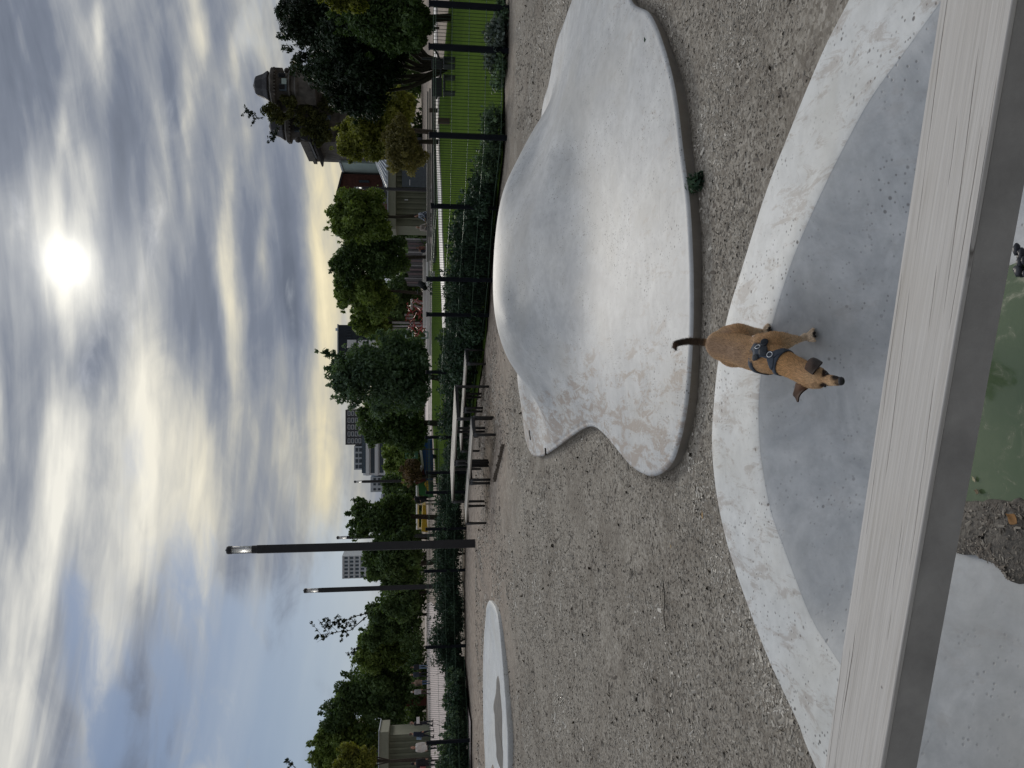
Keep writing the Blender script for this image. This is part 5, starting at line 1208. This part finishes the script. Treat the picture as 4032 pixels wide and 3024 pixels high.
# ear folded forward over the brow (picture top) and ear standing out sideways (picture bottom)
ear([[(1572, 700, 2.520), (1588, 650, 2.535), (1620, 600, 2.57)], [(1620, 738, 2.490), (1650, 660, 2.495), (1668, 578, 2.55)], [(1652, 758, 2.470), (1690, 690, 2.472), (1740, 612, 2.52)], [(1664, 752, 2.462), (1704, 702, 2.462), (1768, 630, 2.50)]], col=(.042, .022, .014))
ear([[(1625, 905, 2.54), (1550, 872, 2.55), (1478, 850, 2.59)], [(1590, 922, 2.545), (1520, 925, 2.57), (1462, 920, 2.60)], [(1550, 950, 2.55), (1500, 975, 2.575), (1447, 982, 2.60)], [(1512, 1000, 2.56), (1500, 1010, 2.57), (1470, 1010, 2.59)], [(1505, 1058, 2.57), (1500, 1060, 2.572), (1492, 1058, 2.575)]], col=(.07, .032, .017))
# harness
M_har = mat('grey_webbing', lambda t, b: setp(t, b, t.mix(t.noise(t.obj(), 300, 2), (.035, .045, .06), (.075, .09, .115)), .75, t.bump(t.noise(t.obj(), 500, 2), .4, .001), spec=.3))
M_ring = simple('bright_ring', (.75, .76, .78), .3, .8)
def band(c, axis, width, name='strap', rmax=.12, n=56):
    axis = axis.normalized(); u = axis.orthogonal().normalized(); v = axis.cross(u); rows = []
    c = c - dog_o
    for k in range(n):
        d = u * math.cos(2 * PI * k / n) + v * math.sin(2 * PI * k / n); row = []
        for s in (-.5, 0, .5):
            st = c + axis * s * width + d * .25; h_ = bvh.ray_cast(st, -d); r = (h_[0] - (c + axis * s * width)).length if h_[0] else .05
            row.append(min(r, rmax))
        rows.append(row)
    rows = np.array(rows)
    for _ in range(3): rows = (np.roll(rows, 1, 0) + rows * 2 + np.roll(rows, -1, 0)) / 4
    m2 = MB(); V = []
    for k in range(n):
        d = u * math.cos(2 * PI * k / n) + v * math.sin(2 * PI * k / n)
        for si, s in enumerate((-.5, 0, .5)): V.append(c + axis * s * width + d * (rows[k][si] + .0045))
    F_ = [(k * 3 + s, ((k + 1) % n) * 3 + s, ((k + 1) % n) * 3 + s + 1, k * 3 + s + 1) for k in range(n) for s in range(2)]
    o_ = m2.poly(V, F_).build(name, M_har, hn, True); sd_ = o_.modifiers.new('thick', 'SOLIDIFY'); sd_.thickness = .004; sd_.offset = 0
hn = bpy.data.objects.new('harness', None); COL.objects.link(hn); hn.parent = dog
sp_d = (trunk[4][0] - trunk[6][0]).normalized()
band(q6(1150, 575, 2.79), sp_d + Vector((.05, 0, .30)), .020, rmax=.080)
band(q6(1350, 640, 2.68), (trunk[6][0] - trunk[8][0]).normalized() + Vector((.1, 0, .25)), .018, rmax=.060)
def patch(poly, name, m, lift=.006, th=.005):
    """a padded piece lying on the coat"""
    pts = []; eye_ = Vector((0, 0, H)) - dog_o
    c = (sum(p[0] for p in poly) / len(poly), sum(p[1] for p in poly) / len(poly)); V = []; n = len(poly); rings_ = (0, .35, .7, 1)
    for s in rings_:
        for (x, y) in (poly if s else [c]):
            X = c[0] + (x - c[0]) * s; Y = c[1] + (y - c[1]) * s; d = (q6(X, Y, 2.8) - Vector((0, 0, H))).normalized(); h_ = bvh.ray_cast(eye_, d)
            V.append(h_[0] + h_[1] * (lift + .002 * (1 - s)) if h_[0] else q6(X, Y, 2.8) - dog_o)
    F_ = [(0, 1 + k, 1 + (k + 1) % n) for k in range(n)]
    for r_ in range(2): F_ += [(1 + r_ * n + k, 1 + (r_ + 1) * n + k, 1 + (r_ + 1) * n + (k + 1) % n, 1 + r_ * n + (k + 1) % n) for k in range(n)]
    o_ = MB().poly(V, F_).build(name, m, hn, True); s_ = o_.modifiers.new('thick', 'SOLIDIFY'); s_.thickness = th; s_.offset = 0
def dens(poly, k=4):
    return [tuple(p.xy) for p in catmull([(x, y, 0) for x, y in poly], True, k)]
M_har2 = simple('dark_pad', (.022, .028, .036), .7, bumpy=.3, bscale=300)
patch(dens([(1018, 470), (1060, 436), (1120, 425), (1165, 470), (1180, 520), (1225, 520), (1262, 552), (1245, 590), (1200, 600), (1160, 585), (1100, 572), (1080, 590), (1030, 575), (1020, 520)]), 'back_pad', M_har)
patch(dens([(1105, 400), (1160, 385), (1172, 420), (1150, 470), (1100, 460)]), 'buckle', M_har2, .009, .008)
patch(dens([(1030, 560), (1075, 550), (1085, 590), (1035, 602)]), 'buckle', M_har2, .009, .008)
patch(dens([(1100, 490), (1170, 480), (1165, 560), (1095, 550)]), 'label_pad', M_har2, .010, .003)
patch(dens([(1225, 530), (1285, 505), (1350, 495), (1358, 528), (1290, 555), (1240, 580)]), 'shoulder_strap', M_har, .006)
patch(dens([(1175, 585), (1240, 575), (1245, 650), (1225, 695), (1205, 680), (1185, 630)]), 'shoulder_strap', M_har, .006)
def torus(x, y, R, r):
    d = (q6(x, y, 2.8) - Vector((0, 0, H))).normalized(); h_ = bvh.ray_cast(Vector((0, 0, H)) - dog_o, d); c = h_[0] + h_[1] * .012; n_ = h_[1]; u = n_.orthogonal().normalized(); v = n_.cross(u)
    pts = [c + (u * math.cos(a) + v * math.sin(a)) * R for a in np.linspace(0, 2 * PI, 21)]; MB().tube(pts, r, 7).build('ring', M_ring, hn, True)
torus(1073, 482, .0095, .0014); torus(1205, 556, .0105, .0013)
# ================================================================ chips and litter
def inside(poly, x, y):
    ins = np.zeros(len(x), dtype=bool); n = len(poly)
    for i in range(n):
        x1, y1 = poly[i]; x2, y2 = poly[(i + 1) % n]
        c = ((y1 > y) != (y2 > y)) & (x < (x2 - x1) * (y - y1) / (y2 - y1 + 1e-12) + x1); ins ^= c
    return ins
outpoly = np.array([(BC.x + r * math.cos(t_), BC.y + r * math.sin(t_)) for t_, r in zip(TH, RO)])
def chips(name, x, y, z, L_, m, label_kind='stuff', tint=None, up=.5):
    n = len(x); a = rng.random(n) * 2 * PI; el = rng.normal(size=n) * .28
    d = np.stack([np.cos(a) * np.cos(el), np.sin(a) * np.cos(el), np.sin(el)], 1); s = np.stack([-np.sin(a), np.cos(a), np.zeros(n)], 1); u = np.cross(d, s)
    Ls = (L_ * (.45 + rng.random(n)) * (1 + 1.6 * rng.random(n) ** 14))[:, None]; Ws = Ls * (.22 + .3 * rng.random(n))[:, None]; Hs = Ls * (.04 + .10 * rng.random(n))[:, None]
    c = np.stack([x, y, z], 1) + np.array([0, 0, 1]) * Hs * up
    sk = (rng.random((n, 1)) - .5) * .5
    V = np.stack([c - d * Ls / 2 - s * Ws / 2 * (1 + sk), c - d * Ls / 2 * .8 + s * Ws / 2, c - d * Ls * .35 + u * Hs, c + d * Ls / 2 - s * Ws / 2 * .6, c + d * Ls / 2 * .8 + s * Ws / 2 * (1 - sk), c + d * Ls * .38 + u * Hs], 1).reshape(-1, 3)
    i = np.arange(n) * 6; Q = np.concatenate([np.stack([i, i + 3, i + 5, i + 2], 1), np.stack([i + 1, i + 2, i + 5, i + 4], 1)])
    me_ = npmesh(name, V, Q); t_ = rng.random(n) ** 1.3 if tint is None else tint; fattr(me_, 'tint', np.concatenate([t_, t_])); o_ = link(name, me_, m); tag(o_, kind='stuff'); return o_
n = 260000; D_ = 2.4 + 17 * rng.random(n) ** 1.9; x = (rng.random(n) - .5) * 2 * (D_ * .56 + .5)
keep = (D_ < 11.8 + .0 * x) | (x < 1.6 - (D_ - 11.8) * .1); x = x[keep]; D_ = D_[keep]
keep = ~inside(outpoly, x, D_) & ~inside(Lp * 1.0, x, D_) & ~inside(Dp, x, D_); x = x[keep]; D_ = D_[keep]
# trodden bare strip along the near side of the sculpture
dl_ = 9 * np.ones(len(x)); nr_ = D_ < 9.5; dl_[nr_] = np.min(np.linalg.norm(np.stack([x, D_], 1)[nr_][:, None] - Lp[None, ::6], axis=2), axis=1); keep = (dl_ > .10 + .08 * rng.random(len(x))) | (rng.random(len(x)) < .25); x = x[keep]; D_ = D_[keep]
pn = np.array([mnoise.noise(Vector((a_ * 1.3, b_ * .9, 1))) + .6 * mnoise.noise(Vector((a_ * 4.5, b_ * 3.2, 5))) + .35 * mnoise.noise(Vector((a_ * 13, b_ * 9, 5))) + .5 * mnoise.noise(Vector((a_ * .5, b_ * .4, 8))) for a_, b_ in zip(x, D_)])
keep = pn + 1.3 * (rng.random(len(x)) - .5) > -.1; x = x[keep]; D_ = D_[keep]; pn = pn[keep]
zz = np.array([gz(a_, b_) for a_, b_ in zip(x, D_)])
chips('wood_chips', x, D_, zz, .0100 + .0021 * D_, M_chip, tint=np.clip(rng.random(len(x)) ** 1.3 * .75 + .55 * np.clip(pn, -.4, .6), 0, 1))
# dark soil gathered against the slab
n = 9000; k_ = rng.integers(0, NS, n); off = .01 + .10 * rng.random(n) ** 1.5; px_ = Lp[k_] + nrm[k_] * off[:, None] + tang[k_] * (rng.random((n, 1)) - .5) * .06
sel = px_[:, 1] < 8; px_ = px_[sel]; chips('soil_crumbs', px_[:, 0], px_[:, 1], np.array([gz(a_, b_) for a_, b_ in px_]), np.full(len(px_), .014), M_chip, tint=rng.random(len(px_)) * .3)
# debris in the wet corner of the bowl
M_deb = simple('wet_grit', (.085, .075, .062), .7, var=.5, scale=14, bumpy=.8, bscale=45)
deb = [(3640, 2010), (3730, 1975), (3845, 1965), (3900, 1960), (3960, 1975), (4010, 1960), (4090, 1980), (4130, 2100), (4120, 2280), (4040, 2290), (3990, 2305), (3960, 2270), (3930, 2240), (3880, 2215), (3830, 2190), (3760, 2180), (3690, 2150), (3640, 2090)]
dq = [G(X, Y, -.125) for X, Y in deb]; dcv = catmull(dq, True, 6); dc_ = sum(dcv, Vector()) / len(dcv)
V = []; rs_ = (1.0, .95, .85, .7, .5, .3, .05)
for q in rs_:
    for i, p in enumerate(dcv):
        w_ = 1 + .06 * mnoise.noise(p * 16) * q + .04 * mnoise.noise(p * 45); pt = dc_ + (p - dc_) * q * w_; fz = floor_z(pt.x, pt.y); V.append((pt.x, pt.y, max(fz, -.139) - .012 * (q == 1.0) + .006 + (1 - q) ** .6 * .028 + .006 * mnoise.noise(pt * 30)))
n = len(dcv); F_ = [(r_ * n + i, r_ * n + (i + 1) % n, (r_ + 1) * n + (i + 1) % n, (r_ + 1) * n + i) for r_ in range(len(rs_) - 1) for i in range(n)]
do = MB().poly(V, F_).build('grit', M_deb, None, True); tag(do, kind='stuff')
if do.data.polygons[0].normal.z < 0: do.data.flip_normals()
n = 900; i_ = rng.integers(0, len(dcv), n); q = rng.random(n) ** .5 * .93; px_ = np.array([tuple(dc_ + (dcv[i] - dc_) * k) for i, k in zip(i_, q)])
chips('grit_crumbs', px_[:, 0], px_[:, 1], np.array([max(floor_z(a_, b_), -.139) for a_, b_ in px_[:, :2]]) + .008 + (1 - q) ** .6 * .028, np.full(n, .010), M_chip, tint=rng.random(n) ** 3 * .45)
# dark heap standing in for a shadowed gap at the puddle's other end
c_ = G(4020, 1040, -.12); mb2 = MB()
for _ in range(16): mb2.ball((c_.x + random.uniform(-.03, .05), c_.y + random.uniform(-.03, .02), -.13 + random.uniform(0, .02)), (random.uniform(.008, .02), random.uniform(.008, .016), .01), 7, 5)
tag(mb2.build('shade_heap', simple('shade_black', (.02, .022, .03), .4), None, True), 'small black heap standing in for a shadowed gap at the puddle end, in the top corner', 'leaves')
def leaf(X, Y, z, size, col, label, rz=0.3, curl=.25, on=None):
    p = on if on is not None else G(X, Y, z); pts = []; prof = [0, .45, .8, 1, .9, .6, .25, .02]; m_ = MB()
    for i, w_ in enumerate(prof):
        u = i / 7 - .5
        for s in (-1, -.5, 0, .5, 1): pts.append((u * size, s * w_ * size * .3, size * curl * (u * u * 1.2 + abs(s) * w_ * .25) + .002))
    F_ = [(i * 5 + j, i * 5 + j + 1, (i + 1) * 5 + j + 1, (i + 1) * 5 + j) for i in range(7) for j in range(4)]
    m_.poly(pts, F_); o_ = m_.build('fallen_leaf', cmat(col), None, True); o_.location = p; o_.rotation_euler = (random.uniform(-.2, .2), random.uniform(-.2, .2), rz); s_ = o_.modifiers.new('t', 'SOLIDIFY'); s_.thickness = .001
    tag(o_, label, 'leaf'); return o_
leaf(3995, 2045, -.105, .055, (.20, .10, .03), 'curled brown leaf with a yellow tip lying on the wet grit', 1.2, .5)
leaf(3838, 1885, -.132, .022, (.36, .32, .2), 'tiny pale yellow leaf floating at the puddle edge by the beam', .5, .3)
leaf(3852, 1935, -.131, .028, (.12, .09, .05), 'thin brown leaf curl at the edge of the puddle', 1.4, .5)
leaf(*zf(1519, 1112), .02, .05, (.33, .22, .10), 'dry tan leaf on the dirt near the bowl rim', .4)
leaf(*zf(1450, 1180), .02, .03, (.30, .22, .12), 'small dry leaf lying on open ground between the bowl and disc', .9)
# twigs
def twig(pts, r, label, lift=.01):
    ps = [G(X, Y, lift) for X, Y in pts]; o_ = MB().tube(ps, r, 6).build('twig', M_bark, None, True); tag(o_, label, 'twig')
twig([zf(1432, 1255), zf(1436, 1290), zf(1434, 1330), zf(1439, 1362)], .0032, 'long dark curved twig lying on the open dirt', .015)
twig([zf(1178, 968), zf(1179, 983)], .010, 'short black twig on the tip of the upper sculpture arm', .12)
twig([zf(1143, 930), zf(1146, 950)], .007, 'thin twig on the upper sculpture arm', .13)
